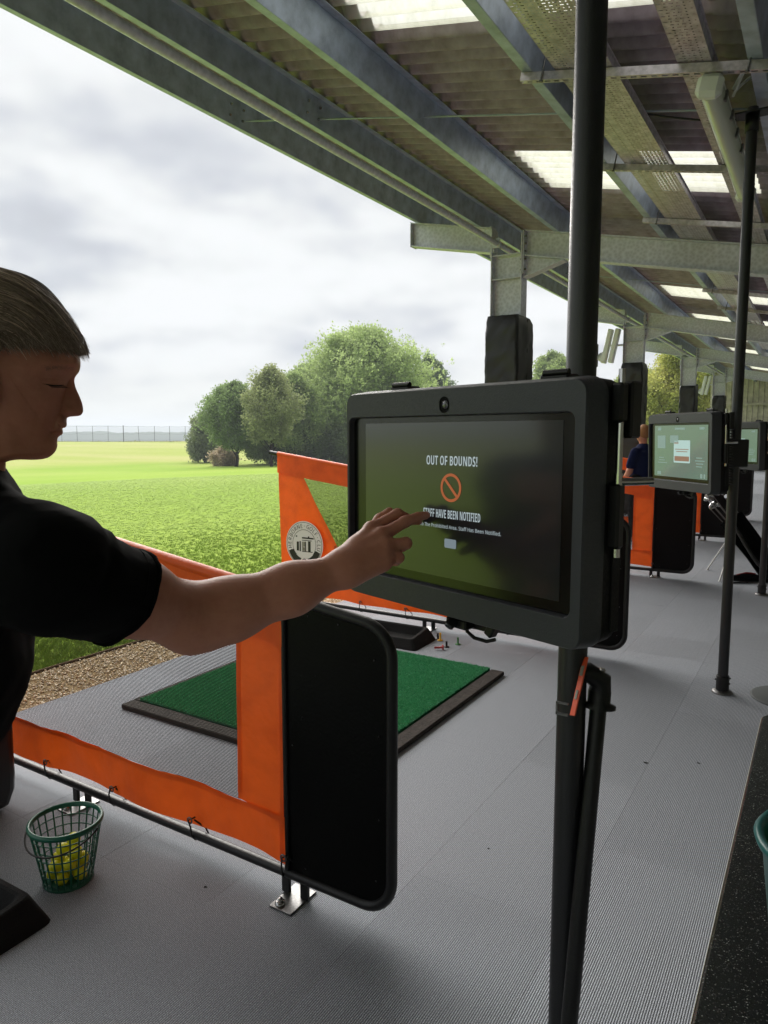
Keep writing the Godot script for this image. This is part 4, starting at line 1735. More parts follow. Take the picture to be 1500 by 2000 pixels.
	outline.append(Vector3(-1.372, top_y(-1.372) - 0.012, 0))
	var em := MB.new()
	var fwd := []
	var back := []
	for p in outline:
		fwd.append(p + Vector3(0, 0, 0.0035))
		back.append(p - Vector3(0, 0, 0.0035))
	em.poly(fwd)
	back.reverse()
	em.poly(back)
	obj("end_panel", em, M.panel_sheet, t)
	em = MB.new()
	em.tube([Vector3(-1.372, 0.085, 0.006), Vector3(-1.372, top_y(-1.372) - 0.02, 0.006)], 0.009, 8)
	obj("panel_edge", em, M.black_coat, t)
	# rivets of the panel, small and bright
	em = MB.new()
	for p in [Vector3(-1.28, 0.915, 0.006), Vector3(-1.17, 0.905, 0.006), Vector3(-1.045, 0.82, 0.006), Vector3(-1.03, 0.60, 0.006), Vector3(-1.03, 0.35, 0.006), Vector3(-1.04, 0.16, 0.006), Vector3(-1.30, 0.11, 0.006), Vector3(-1.345, 0.5, 0.006)]:
		em.lathe([Vector2(0, 0.0025), Vector2(0.003, 0.0), Vector2(0, -0.001)], 6, Transform3D(Basis(Vector3(1, 0, 0), PI * 0.5), p))
	obj("rivet", em, M.steel, t).set_meta("kind", "stuff")
	# feet bolted to the floor
	for x in [-1.345, -2.42]:
		var foot := Node3D.new()
		foot.name = numbered("foot", t)
		t.add_child(foot, true)
		foot.position = Vector3(x, 0, 0)
		var fm := MB.new()
		fm.box(Vector3(-0.037, 0.032, 0), Vector3(0.03, 0.058, 0.012), 0.001)
		fm.box(Vector3(0.037, 0.032, 0), Vector3(0.03, 0.058, 0.012), 0.001)
		obj("bracket", fm, M.black_coat, foot)
		fm = MB.new()
		fm.box(Vector3(0.005, 0.0035, 0.02), Vector3(0.085, 0.006, 0.13), 0.001)
		obj("base_plate", fm, M.steel, foot)
		fm = MB.new()
		fm.lathe([Vector2(0, 0.026), Vector2(0.008, 0.026), Vector2(0.009, 0.018), Vector2(0.009, 0.018), Vector2(0.016, 0.016), Vector2(0.017, 0.006)], 6, Transform3D(Basis.IDENTITY, Vector3(-0.012, 0, 0.062)))
		obj("bolt", fm, M.chrome, foot)
	crest(sd)


func crest(parent: Node) -> void:
	# the round printed crest: white disc, ring of lettering, gatehouse, dark scroll; flat print on the cloth
	var o := Vector3(-3.575, 0.555, 0.026)
	var r := 0.192
	var mb := MB.new()
	mb.lathe([Vector2(0, 0.001), Vector2(r, 0.001), Vector2(r, 0.001), Vector2(r, -0.002)], 48, Transform3D(Basis(Vector3(1, 0, 0), PI * 0.5), o))
	var disc := obj("crest", mb, M.white_print, parent)
	var ink := MB.new()
	for rr in [[0.183, 0.1795], [0.122, 0.1185]]:
		ink = MB.new()
		for k in 60:
			var a0 := TAU * k / 60.0
			var a1 := TAU * (k + 1) / 60.0
			if rr[0] < 0.15 and sin(a0) < -0.72:
				continue
			var f := func(a: float, q: float) -> Vector3: return o + Vector3(cos(a) * q, sin(a) * q, 0.0022)
			ink.facing([f.call(a0, rr[0]), f.call(a1, rr[0]), f.call(a1, rr[1]), f.call(a0, rr[1])], Vector3.BACK)
		obj("ring", ink, M.dark_print, disc)
	var font := SystemFont.new()
	font.font_names = PackedStringArray(["Droid Sans"])
	var lm := MB.new()
	var s := "SHERBORNE · GOLF · CLUB"
	var wide := {"I": 0.5, " ": 0.35, "·": 0.3, "L": 0.85, "E": 0.9, "F": 0.85, "B": 0.98}
	var total := 0.0
	for ch in s:
		total += wide.get(ch, 1.05)
	var a := deg_to_rad(212.0)
	var step := deg_to_rad(244.0) / total
	for ch in s:
		var w: float = wide.get(ch, 1.05) * step
		var am := a - w * 0.5
		if ch != " ":
			var xf := Transform3D(Basis(Vector3(0, 0, 1), am - PI * 0.5), o + Vector3(cos(am) * 0.151, sin(am) * 0.151, 0.0026))
			text_into(lm, ch, font, 0.034, xf)
		a -= w
	obj("lettering", lm, M.dark_print, disc)
	# gatehouse in the middle
	var gm := MB.new()
	for q in [[-0.066, -0.058, 0.022, 0.075], [-0.036, -0.062, 0.012, 0.085], [0.052, -0.058, 0.026, 0.085], [-0.01, 0.046, 0.12, 0.012], [-0.01, 0.030, 0.10, 0.005], [-0.012, -0.064, 0.11, 0.006], [0.022, -0.058, 0.008, 0.08], [-0.075, 0.056, 0.014, 0.012], [0.052, 0.056, 0.014, 0.012]]:
		gm.box(o + Vector3(q[0] + q[2] * 0.5 - 0.012, q[1] + q[3] * 0.5, 0.0024), Vector3(q[2], q[3], 0.001))
	obj("gatehouse", gm, M.dark_print, disc).set_meta("kind", "stuff")
	var hm := MB.new()
	for q in [[-0.004, -0.056, 0.022, 0.03], [0.0, -0.02, 0.016, 0.04], [-0.016, -0.055, 0.01, 0.075]]:
		hm.box(o + Vector3(q[0], q[1] + q[3] * 0.5, 0.0023), Vector3(q[2], q[3], 0.001))
	obj("arch", hm, M.grey_print, disc).set_meta("kind", "stuff")
	# scroll below
	var cm := MB.new()
	for k in 26:
		var a0 := deg_to_rad(200.0 + 140.0 * k / 26.0)
		var a1 := deg_to_rad(200.0 + 140.0 * (k + 1) / 26.0)
		var f := func(an: float, q: float) -> Vector3: return o + Vector3(cos(an) * q, sin(an) * q - 0.006, 0.0023)
		if k > 9 and k < 16:
			continue
		cm.facing([f.call(a0, 0.172), f.call(a1, 0.172), f.call(a1, 0.118), f.call(a0, 0.118)], Vector3.BACK)
	obj("scroll", cm, M.dark_print, disc)
	var bm := MB.new()
	var rg := []
	for k in 17:
		rg.append(o + Vector3(cos(TAU * k / 16.0) * 0.024, sin(TAU * k / 16.0) * 0.024 - 0.148, 0.003))
	bm.tube(rg, 0.004, 5, false)
	obj("badge", bm, M.dark_print, disc)


func bay_mats() -> void:
	# hitting mat in the next bay
	var t := thing("hitting_mat", "square green artificial turf hitting mat with brown rubber edging", "golf mat", Vector3(-2.34, 0, -3.145))
	var bm := MB.new()
	bm.box(Vector3(-0.03, 0.017, -0.045), Vector3(1.40, 0.030, 1.48), 0.003)
	obj("turf", bm, M.turf_base, t)
	var em := MB.new()
	em.box(Vector3(0.765 - 0.045, 0.014, 0.0), Vector3(0.085, 0.026, 1.57), 0.004)
	obj("edge_board", em, M.edge_rubber, t)
	em = MB.new()
	em.box(Vector3(-0.047, 0.014, 0.785 - 0.0435), Vector3(1.446, 0.026, 0.085), 0.004)
	obj("edge_board", em, M.edge_rubber, t)
	em = MB.new()
	em.box(Vector3(-0.762, 0.012, -0.045), Vector3(0.05, 0.020, 1.47), 0.004)
	obj("edge_board", em, M.edge_rubber, t)
	var tuft := MB.new()
	for k in 6:
		var an := rng.randf() * TAU
		var d := Vector3(cos(an), 0, sin(an))
		var o := d * rng.randf() * 0.6
		var s := d.cross(Vector3.UP) * 0.28
		tuft.poly([o - s, o + s, o + Vector3(rng.randfn() * 0.5, 1.0, rng.randfn() * 0.5)])
	var xf := []
	var cs := []
	for i in 60000:
		var p := Vector3(rng.randf_range(-0.73, 0.67), 0.031, rng.randf_range(-0.783, 0.693))
		var w := rng.randf_range(0.004, 0.006)
		xf.append(Transform3D(Basis(Vector3.UP, rng.randf() * TAU).scaled(Vector3(w, rng.randf_range(0.007, 0.011), w)), p))
		cs.append(Color(0.09, 0.40, 0.20).lerp(Color(0.24, 0.60, 0.37), pow(rng.randf(), 1.6)) * rng.randf_range(0.85, 1.1))
	many("turf_pile", tuft.mesh(), M.turf_pile, xf, cs, t)
	# rubber ball trays
	ball_tray("black rubber ball tray lying behind the green mat", Vector3(-2.74, 0, -4.22), 0.03)
	ball_tray("corner of a black rubber ball tray beside the green ball basket", Vector3(-2.35, 0, -0.99), 0.02)
	# rubber tees
	tee("upright yellow rubber tee beside the ball tray", Vector3(-2.248, 0, -4.385), M.tee_yellow, 0.055, 0.0)
	tee("small upright black tee just left of the yellow tee", Vector3(-2.275, 0, -4.40), M.black_plastic, 0.045, 0.0)
	tee("red rubber tee lying on its side on the carpet", Vector3(-2.13, 0.018, -4.20), M.tee_red, 0.06, PI * 0.5)
	tee("small upright black tee behind the red tee", Vector3(-2.14, 0, -4.27), M.black_plastic, 0.04, 0.0)
	tee("upright green rubber tee right of the yellow one", Vector3(-2.10, 0, -4.365), M.tee_green, 0.05, 0.0)


func ball_tray(label: String, at: Vector3, turn: float) -> void:
	var t := thing("ball_tray", label, "ball tray", at, turn, "black rubber ball trays")
	var mb := MB.new()
	var L := 0.93
	var W := 0.34
	var f := func(w: float, l: float, yf: float, yb: float, r: float) -> PackedVector3Array:
		var q := rrect(l, w, r, 0.0, 3)
		var out := PackedVector3Array()
		for p in q:
			var v := p.y / w + 0.5
			out.append(Vector3(p.x, lerpf(yf, yb, v), -p.y))
		return out
	mb.loft([f.call(W, L, 0.0, 0.0, 0.03), f.call(W - 0.01, L - 0.01, 0.012, 0.012, 0.03), f.call(W - 0.075, L - 0.09, 0.062, 0.086, 0.025), f.call(W - 0.085, L - 0.10, 0.066, 0.090, 0.025), f.call(W - 0.11, L - 0.13, 0.066, 0.090, 0.025), f.call(W - 0.125, L - 0.145, 0.060, 0.084, 0.025), f.call(W - 0.16, L - 0.19, 0.022, 0.03, 0.03)], true, true)
	obj("tray", mb, M.rubber, t)


func tee(label: String, at: Vector3, m: Material, h: float, lie: float) -> void:
	var t := thing("rubber_tee", label, "golf tee", at, 0.7 if lie > 0.0 else 0.0, "rubber tees on the carpet")
	var mb := MB.new()
	var b := Basis(Vector3(0, 0, 1), lie)
	mb.lathe([Vector2(0, 0.0), Vector2(0.019, 0.0), Vector2(0.020, 0.004), Vector2(0.017, 0.006), Vector2(0.007, 0.007), Vector2(0.0068, h - 0.006), Vector2(0.0085, h), Vector2(0.0085, h), Vector2(0.006, h), Vector2(0.005, h - 0.006), Vector2(0, h - 0.006)], 16, Transform3D(b, Vector3.ZERO))
	obj("tee", mb, m, t)


# ---------- touch screen kiosks and their poles ----------

func kiosks() -> void:
	kiosk(0, Vector3(-0.565, 1.333, -1.134), -0.312, 0.0, "large dark touch screen kiosk reading OUT OF BOUNDS, touched by the player")
	kiosk(1, Vector3(-0.664, 1.363, -4.08), -0.827, 0.035, "second touch screen kiosk with a pale green screen and message box")
	kiosk(2, Vector3(-0.664, 1.36, -7.02), -0.80, 0.03, "third touch screen kiosk partly behind the second pole")
	kiosk(3, Vector3(-0.664, 1.36, -10.0), -0.80, 0.03, "fourth touch screen kiosk at the right edge of the photo")
	pole(Vector3(-0.407, 0, -1.375), 3.14, 0.0285, "black pole rising behind the nearest kiosk to the roof")
	pole(Vector3(-0.420, 0, -4.315), 3.14, 0.0275, "black pole with collar foot holding the second kiosk")
	pole(Vector3(-0.420, 0, -7.22), 3.14, 0.0275, "black pole with collar foot holding the third kiosk")
	pole(Vector3(-0.420, 0, -10.2), 3.14, 0.0275, "farthest black pole at the right edge, behind the golf bag")
	# brace and its fitting beside the nearest pole
	var br := thing("brace_tube", "black tube with elbow and flange leaning against the nearest pole", "tube", Vector3(-0.36, 0, -1.40))
	var o := Vector3(-0.36, 0, -1.40)
	var e := Vector3(-0.3585, 0.945, -1.4050) - o
	var bm := MB.new()
	bm.tube([e, Vector3(-0.3765, 0.0, -1.262) - o], 0.0165, 14)
	obj("tube", bm, M.black_coat, br)
	bm = MB.new()
	var d := (Vector3(-0.3765, 0.0, -1.262) - o - e).normalized()
	bm.tube([e + d * 0.006, e + d * 0.03, e + d * 0.034, e + d * 0.04], [0.0225, 0.0225, 0.034, 0.034], 20)
	var pl := Vector3(-0.407, 0.975, -1.375) - o
	bm.tube([pl, e.lerp(pl, 0.45) + Vector3.UP * 0.018, e + Vector3(0.0, 0.014, 0), e + d * 0.012], [0.019, 0.0205, 0.0225, 0.0225], 16)
	obj("elbow", bm, M.black_coat, br)
	bm = MB.new()
	bm.lathe([Vector2(0, 0.003), Vector2(0.009, 0.003), Vector2(0.010, 0.0), Vector2(0.007, 0.0012)], 14, Transform3D(Basis.IDENTITY, e + Vector3(0, 0.0355, 0)))
	obj("screw", bm, M.chrome, br)
	# orange strip bracket on the pole
	var st := thing("strip_bracket", "narrow orange printed strip with bent metal tab on the nearest pole", "bracket", Vector3(-0.379, 0.96, -1.33))
	var q := Vector3(-0.379, 0.96, -1.33)
	var A := Vector3(-0.3783, 1.015, -1.3659) - q
	var B := Vector3(-0.3835, 0.915, -1.3052) - q
	var ax := (A - B).normalized()
	var sd := Vector3(0.80, 0.05, 0.60)
	sd = (sd - ax * sd.dot(ax)).normalized()
	var nn := sd.cross(ax)
	var sm := MB.new()
	sm.box((A + B) * 0.5, Vector3(0.014, (A - B).length(), 0.003), 0.0005, Basis(sd, ax, nn))
	obj("strip", sm, M.orange_print, st)
	sm = MB.new()
	sm.box((A + B) * 0.5 + ax * 0.03 + nn * 0.0022, Vector3(0.008, 0.02, 0.001), 0.0, Basis(sd, ax, nn))
	sm.box((A + B) * 0.5 - ax * 0.018 + nn * 0.0022, Vector3(0.006, 0.018, 0.001), 0.0, Basis(sd, ax, nn))
	obj("print", sm, M.grey_print, st).set_meta("kind", "stuff")
	sm = MB.new()
	for qq in [[-0.016, 0.0, 0.024, 0.005], [-0.016, 0.022, 0.024, 0.004], [-0.026, 0.011, 0.004, 0.026]]:
		sm.box(B + Vector3(qq[0] - 0.004, qq[1], 0.003), Vector3(qq[2], qq[3], 0.004), 0.0006)
	obj("tab", sm, M.steel, st)


func pole(at: Vector3, h: float, r: float, label: String) -> void:
	var t := thing("support_pole", label, "pole", at, 0.0, "black poles that carry the kiosks")
	var mb := MB.new()
	mb.tube([Vector3(0, 0.01, 0), Vector3(0, h * 0.5, 0), Vector3(0, h, 0)], r, 20)
	obj("tube", mb, M.pole_coat, t)
	mb = MB.new()
	mb.lathe([Vector2(r + 0.004, 0.10), Vector2(r + 0.006, 0.10), Vector2(r + 0.007, 0.096), Vector2(r + 0.007, 0.018)], 20)
	mb.tube([Vector3(r, 0.06, 0.01), Vector3(r + 0.012, 0.06, 0.01)], 0.005, 8)
	mb.tube([Vector3(r, 0.085, -0.012), Vector3(r + 0.012, 0.085, -0.012)], 0.005, 8)
	mb.tube([Vector3(-r, 0.075, 0.01), Vector3(-r - 0.012, 0.075, 0.01)], 0.005, 8)
	obj("collar", mb, M.black_coat, t)
	mb = MB.new()
	mb.lathe([Vector2(r, 0.018), Vector2(0.045, 0.016), Vector2(0.055, 0.008), Vector2(0.055, 0.0005)], 24)
	obj("foot_flange", mb, M.steel, t)
	mb = MB.new()
	mb.box(Vector3(0, h - 0.03, 0), Vector3(0.16, 0.008, 0.10), 0.001)
	mb.lathe([Vector2(r + 0.001, h - 0.12), Vector2(r + 0.006, h - 0.12), Vector2(r + 0.006, h - 0.035), Vector2(r + 0.001, h - 0.035)], 18)
	obj("head_plate", mb, M.black_coat, t)


func kiosk(k: int, at: Vector3, yaw: float, lean: float, label: String) -> void:
	var t := thing("touch_screen_kiosk", label, "touch screen", at, yaw, "touch screen kiosks on the poles")
	t.rotation = Vector3(lean, yaw, 0)
	var oy := Vector2(0, -0.004)
	# housing: back, sides, chamfer
	var hm := MB.new()
	hm.loft([rrect(0.50, 0.34, 0.03, -0.098, 5, oy), rrect(0.565, 0.405, 0.03, -0.09, 5, oy), rrect(0.575, 0.415, 0.03, -0.08, 5, oy), rrect(0.578, 0.418, 0.03, -0.038, 5, oy)], false, false)
	var back := Array(rrect(0.50, 0.34, 0.03, -0.098, 5, oy))
	hm.facing(back, Vector3(0, 0, -1))
	obj("housing", hm, M.housing_side, t)
	var bz := MB.new()
	bz.loft([rrect(0.580, 0.420, 0.030, -0.038, 5, oy), rrect(0.580, 0.420, 0.030, -0.028, 5, oy), rrect(0.572, 0.408, 0.022, 0.008, 5, oy), rrect(0.568, 0.404, 0.020, 0.012, 5, oy), rrect(0.546, 0.314, 0.014, 0.012, 5, Vector2(-0.006, -0.004)), rrect(0.543, 0.311, 0.013, 0.010, 5, Vector2(-0.006, -0.004)), rrect(0.540, 0.308, 0.012, -0.004, 5, Vector2(-0.006, -0.004))])
	var bezel := obj("bezel", bz, M.housing, t)
	# camera in the bezel: a recess with the lens in it
	var cm := MB.new()
	cm.loft([rrect(0.022, 0.027, 0.0105, 0.0118, 6, Vector2(-0.004, 0.170)), rrect(0.0235, 0.0285, 0.011, 0.0128, 6, Vector2(-0.004, 0.170)), rrect(0.020, 0.025, 0.0098, 0.0128, 6, Vector2(-0.004, 0.170)), rrect(0.019, 0.024, 0.0095, 0.0121, 6, Vector2(-0.004, 0.170))], false, true)
	var ch := obj("camera_hole", cm, M.black_gloss, bezel)
	cm = MB.new()
	cm.lathe([Vector2(0, 0.0025), Vector2(0.004, 0.0022), Vector2(0.0072, 0.0008), Vector2(0.0075, -0.001)], 16, Transform3D(Basis(Vector3(1, 0, 0), PI * 0.5), Vector3(-0.0005, 0.170, 0.0128)))
	obj("lens", cm, M.lens, ch)
	# glass and the lit picture behind it
	var gm := MB.new()
	gm.box(Vector3(-0.006, -0.004, -0.004), Vector3(0.542, 0.310, 0.006), 0.0)
	obj("glass", gm, M.screen_glass, t)
	var sm := MB.new()
	sm.box(Vector3(0, 0, -0.0006), Vector3(0.476, 0.280, 0.001))
	var scr := obj("screen", sm, M.screen_face if k == 0 else M.screen_pale, t)
	if k == 0:
		message(scr)
	else:
		menu(scr)
	# latch rod down the right side
	var rm := MB.new()
	var rx := 0.300
	rm.tube([Vector3(rx, 0.215, -0.055), Vector3(rx, 0.055, -0.055)], 0.0052, 10)
	rm.tube([Vector3(rx, 0.06, -0.055), Vector3(rx, 0.03, -0.055)], 0.0065, 10)
	rm.tube([Vector3(rx, -0.055, -0.055), Vector3(rx, -0.068, -0.055)], 0.0062, 10)
	var rod := obj("latch_rod", rm, M.chrome, t)
	rm = MB.new()
	rm.tube([Vector3(rx, 0.047, -0.055), Vector3(rx + 0.012, 0.047, -0.075), Vector3(rx + 0.03, 0.048, -0.10)], 0.0062, 10)
	obj("handle", rm, M.chrome, rod)
	rm = MB.new()
	rm.box(Vector3(rx - 0.003, 0.165, -0.056), Vector3(0.020, 0.060, 0.020), 0.004)
	obj("latch_sleeve", rm, M.black_plastic, t)
	rm = MB.new()
	rm.box(Vector3(rx - 0.003, -0.005, -0.056), Vector3(0.020, 0.10, 0.020), 0.004)
	obj("latch_sleeve", rm, M.black_plastic, t)
	rm = MB.new()
	rm.box(Vector3(rx + 0.003, 0.155, -0.082), Vector3(0.016, 0.085, 0.028), 0.003)
	obj("latch_block", rm, M.black_plastic, t)
	rm = MB.new()
	rm.box(Vector3(0.2895, -0.07, -0.072), Vector3(0.004, 0.24, 0.022), 0.001)
	obj("side_strip", rm, M.housing_side, t)
	rm = MB.new()
	rm.lathe([Vector2(0, 0.001), Vector2(0.004, 0.001), Vector2(0.005, -0.002)], 12, Transform3D(Basis(Vector3(0, 0, 1), -PI * 0.5), Vector3(0.2905, -0.16, -0.07)))
	obj("screw", rm, M.black_gloss, t)
	# hinges on top
	for x in [-0.185, 0.185]:
		rm = MB.new()
		rm.box(Vector3(x, 0.209, -0.06), Vector3(0.055, 0.010, 0.034), 0.003)
		rm.tube([Vector3(x - 0.02, 0.216, -0.046), Vector3(x + 0.028, 0.216, -0.046)], 0.0055, 8)
		obj("hinge", rm, M.black_plastic, t)
	# lock and cable bracket below
	rm = MB.new()
	rm.tube([Vector3(0.008, -0.206, -0.02), Vector3(0.006, -0.226, 0.006)], 0.0095, 14)
	rm.box(Vector3(0.012, -0.222, -0.02), Vector3(0.05, 0.018, 0.03), 0.003)
	var lock := obj("lock", rm, M.black_plastic, t)
	rm = MB.new()
	var dl := Vector3(-0.003, -0.028, 0.032).normalized()
	rm.tube([Vector3(0.006, -0.226, 0.006), Vector3(0.006, -0.226, 0.006) + dl * 0.002], 0.0075, 14)
	obj("key_face", rm, M.lens, lock)
	rm = MB.new()
	rm.box(Vector3(0.075, -0.224, -0.035), Vector3(0.018, 0.03, 0.02), 0.003, Basis(Vector3(0, 0, 1), -0.5))
	rm.box(Vector3(0.055, -0.222, -0.04), Vector3(0.05, 0.02, 0.02), 0.002)
	rm.tube([Vector3(0.022, -0.21, -0.03), Vector3(0.028, -0.236, -0.02), Vector3(0.045, -0.244, -0.02), Vector3(0.07, -0.246, -0.025), Vector3(0.086, -0.24, -0.03)], 0.0035, 7)
	obj("cable_clip", rm, M.black_plastic, t)
	# fins of the back cover
	rm = MB.new()
	if k > 0:
		for i in 26:
			rm.box(Vector3(0.18, -0.165 + i * 0.0135, -0.112), Vector3(0.16, 0.006, 0.034), 0.001)
		obj("cooling_fins", rm, M.black_plastic, t).set_meta("kind", "stuff")
	# arm to the pole
	var pole_at: Vector3 = [Vector3(-0.407, 0, -1.375), Vector3(-0.42, 0, -4.315), Vector3(-0.42, 0, -7.22), Vector3(-0.42, 0, -10.2)][k]
	var inv := t.transform.affine_inverse()
	var pl := inv * Vector3(pole_at.x, at.y - 0.01, pole_at.z)
	var am := MB.new()
	am.tube([Vector3(0.06, -0.01, -0.10), Vector3(0.06, -0.01, -0.135), pl], 0.02, 12)
	am.box(Vector3(0.06, -0.01, -0.104), Vector3(0.14, 0.14, 0.012), 0.003)
	var arm := obj("mount_arm", am, M.black_coat, t)
	am = MB.new()
	var ib := t.transform.basis.inverse()
	am.box(pl, Vector3(0.085 if k == 0 else 0.12, 0.15, 0.075), 0.006, ib * Basis(Vector3.UP, 0.45))
	obj("clamp", am, M.black_coat, arm)


func cond(mb: MB, s: String, font: Font, cap: float, wide: float, x: float, y: float, z: float) -> void:
	# lettering squeezed to a given width
	var probe := MB.new()
	var w := text_into(probe, s, font, cap, Transform3D.IDENTITY)
	text_into(mb, s, font, cap, Transform3D(Basis(Vector3(wide / w, 0, 0), Vector3(0, 1, 0), Vector3(0, 0, 1)), Vector3(x, y, z)))


func message(scr: Node) -> void:
	var bold := SystemFont.new()
	bold.font_names = PackedStringArray(["Droid Sans"])
	bold.font_weight = 700
	var font := SystemFont.new()
	font.font_names = PackedStringArray(["Droid Sans"])
	var z := 0.0006
	var tm := MB.new()
	cond(tm, "OUT OF BOUNDS!", bold, 0.0165, 0.125, 0.003, 0.0715, z)
	obj("heading", tm, M.screen_white, scr)
	tm = MB.new()
	cond(tm, "STAFF HAVE BEEN NOTIFIED", bold, 0.0150, 0.141, 0.0035, -0.0245, z)
	obj("heading", tm, M.screen_white, scr)
	tm = MB.new()
	cond(tm, "Balls Hit To The Prohibited Area. Staff Has Been Notified.", font, 0.0066, 0.232, 0.004, -0.0470, z)
	obj("message_line", tm, M.screen_white, scr)
	tm = MB.new()
	var o := Vector3(0.003, 0.024, z)
	for k in 48:
		var a0 := TAU * k / 48.0
		var a1 := TAU * (k + 1) / 48.0
		var f := func(a: float, q: float) -> Vector3: return o + Vector3(cos(a) * q, sin(a) * q, 0)
		tm.facing([f.call(a0, 0.0255), f.call(a1, 0.0255), f.call(a1, 0.0205), f.call(a0, 0.0205)], Vector3.BACK)
	var d := Vector3(0.707, -0.707, 0)
	var s := Vector3(0.707, 0.707, 0) * 0.0026
	tm.facing([o + d * 0.021 + s, o - d * 0.021 + s, o - d * 0.021 - s, o + d * 0.021 - s], Vector3.BACK)
	obj("no_entry_ring", tm, M.screen_orange, scr)
	tm = MB.new()
	tm.poly(Array(rrect(0.029, 0.0165, 0.0025, z, 3, Vector2(0.003, -0.0765))))
	obj("button", tm, M.screen_grey, scr)


func menu(scr: Node) -> void:
	var z := 0.0006
	var tm := MB.new()
	tm.poly(Array(rrect(0.145, 0.12, 0.004, z, 3, Vector2(0.02, 0.0))))
	obj("message_box", tm, M.screen_light, scr)
	tm = MB.new()
	tm.poly(Array(rrect(0.13, 0.026, 0.003, z + 0.0003, 3, Vector2(0.02, -0.038))))
	obj("button", tm, M.screen_tan, scr)
	tm = MB.new()
	for q in [[-0.03, 0.045, 0.04, 0.006], [0.02, 0.012, 0.12, 0.004], [0.02, 0.0, 0.10, 0.004]]:
		tm.poly(Array(rrect(q[2], q[3], 0.001, z + 0.0003, 2, Vector2(q[0], q[1]))))
	obj("text_line", tm, M.screen_tan, scr).set_meta("kind", "stuff")
	tm = MB.new()
	for q in [[-0.19, 0.122, 0.03, 0.016], [0.0, 0.122, 0.09, 0.010], [0.19, 0.122, 0.04, 0.012], [-0.17, 0.05, 0.075, 0.07], [-0.05, 0.066, 0.075, 0.04], [-0.17, -0.036, 0.05, 0.004], [-0.165, -0.05, 0.06, 0.004], [-0.16, -0.064, 0.09, 0.004], [-0.19, -0.122, 0.035, 0.018], [0.17, -0.03, 0.05, 0.005], [0.175, -0.045, 0.08, 0.005], [0.175, -0.06, 0.06, 0.005], [0.17, -0.075, 0.05, 0.005], [0.19, -0.122, 0.018, 0.022], [0.215, -0.122, 0.012, 0.022]]:
		tm.poly(Array(rrect(q[2], q[3], 0.0015, z, 2, Vector2(q[0], q[1]))))
	obj("tile", tm, M.screen_faint, scr).set_meta("kind", "stuff")


# ---------- furniture, baskets, bag ----------

func furniture() -> void:
	# dark speckled table tops on pedestals along the back of the bays
	var bays := [0.0, -2.98, -5.9]
	var tells := ["dark speckled stone table top with rounded corner at the lower right", "round grey floor disc of the table pedestal beside the second pole", "round grey floor disc of the table pedestal beside the third pole"]
	for i in 3:
		var at := Vector3(0.32, 0, -1.27 + bays[i])
		var t := thing("pedestal_table", tells[i], "table", at, 0.0, "stone tables behind the bays")
		var xo := 0.0 if i == 0 else 0.06
		var mb := MB.new()
		var f := func(g: float, y: float) -> PackedVector3Array:
			var out := PackedVector3Array()
			for p in rrect(0.84 - g * 2.0, 1.56 - g * 2.0, 0.05, 0.0, 8):
				out.append(Vector3(p.x + xo, y, -p.y))
			return out
		mb.loft([f.call(0.003, 0.696), f.call(0.0, 0.699), f.call(0.0, 0.727), f.call(0.003, 0.730)], true, true)
		var top := obj("table_top", mb, M.granite, t)
		mb = MB.new()
		mb.loft([f.call(-0.0012, 0.7005), f.call(-0.0018, 0.7015), f.call(-0.0018, 0.7255), f.call(-0.0012, 0.7265)])
		obj("edge_band", mb, M.edge_band, top)
		for s in [-1.0, 1.0]:
			var zc: float = s * 0.44
			if i > 0:
				if s > 0.0:
					continue
				zc = -0.15
			var xc := -0.05 if i == 0 else -0.40
			mb = MB.new()
			mb.lathe([Vector2(0.036, 0.03), Vector2(0.036, 0.69)], 18, Transform3D(Basis.IDENTITY, Vector3(xc, 0, zc)))
			obj("pedestal", mb, M.steel, t)
			mb = MB.new()
			mb.lathe([Vector2(0.04, 0.03), Vector2(0.055, 0.022), Vector2(0.06, 0.014), Vector2(0.06, 0.014), Vector2(0.195, 0.010), Vector2(0.205, 0.006), Vector2(0.205, 0.0005)], 36, Transform3D(Basis.IDENTITY, Vector3(xc, 0, zc)))
			obj("base_disc", mb, M.post_grey, t)


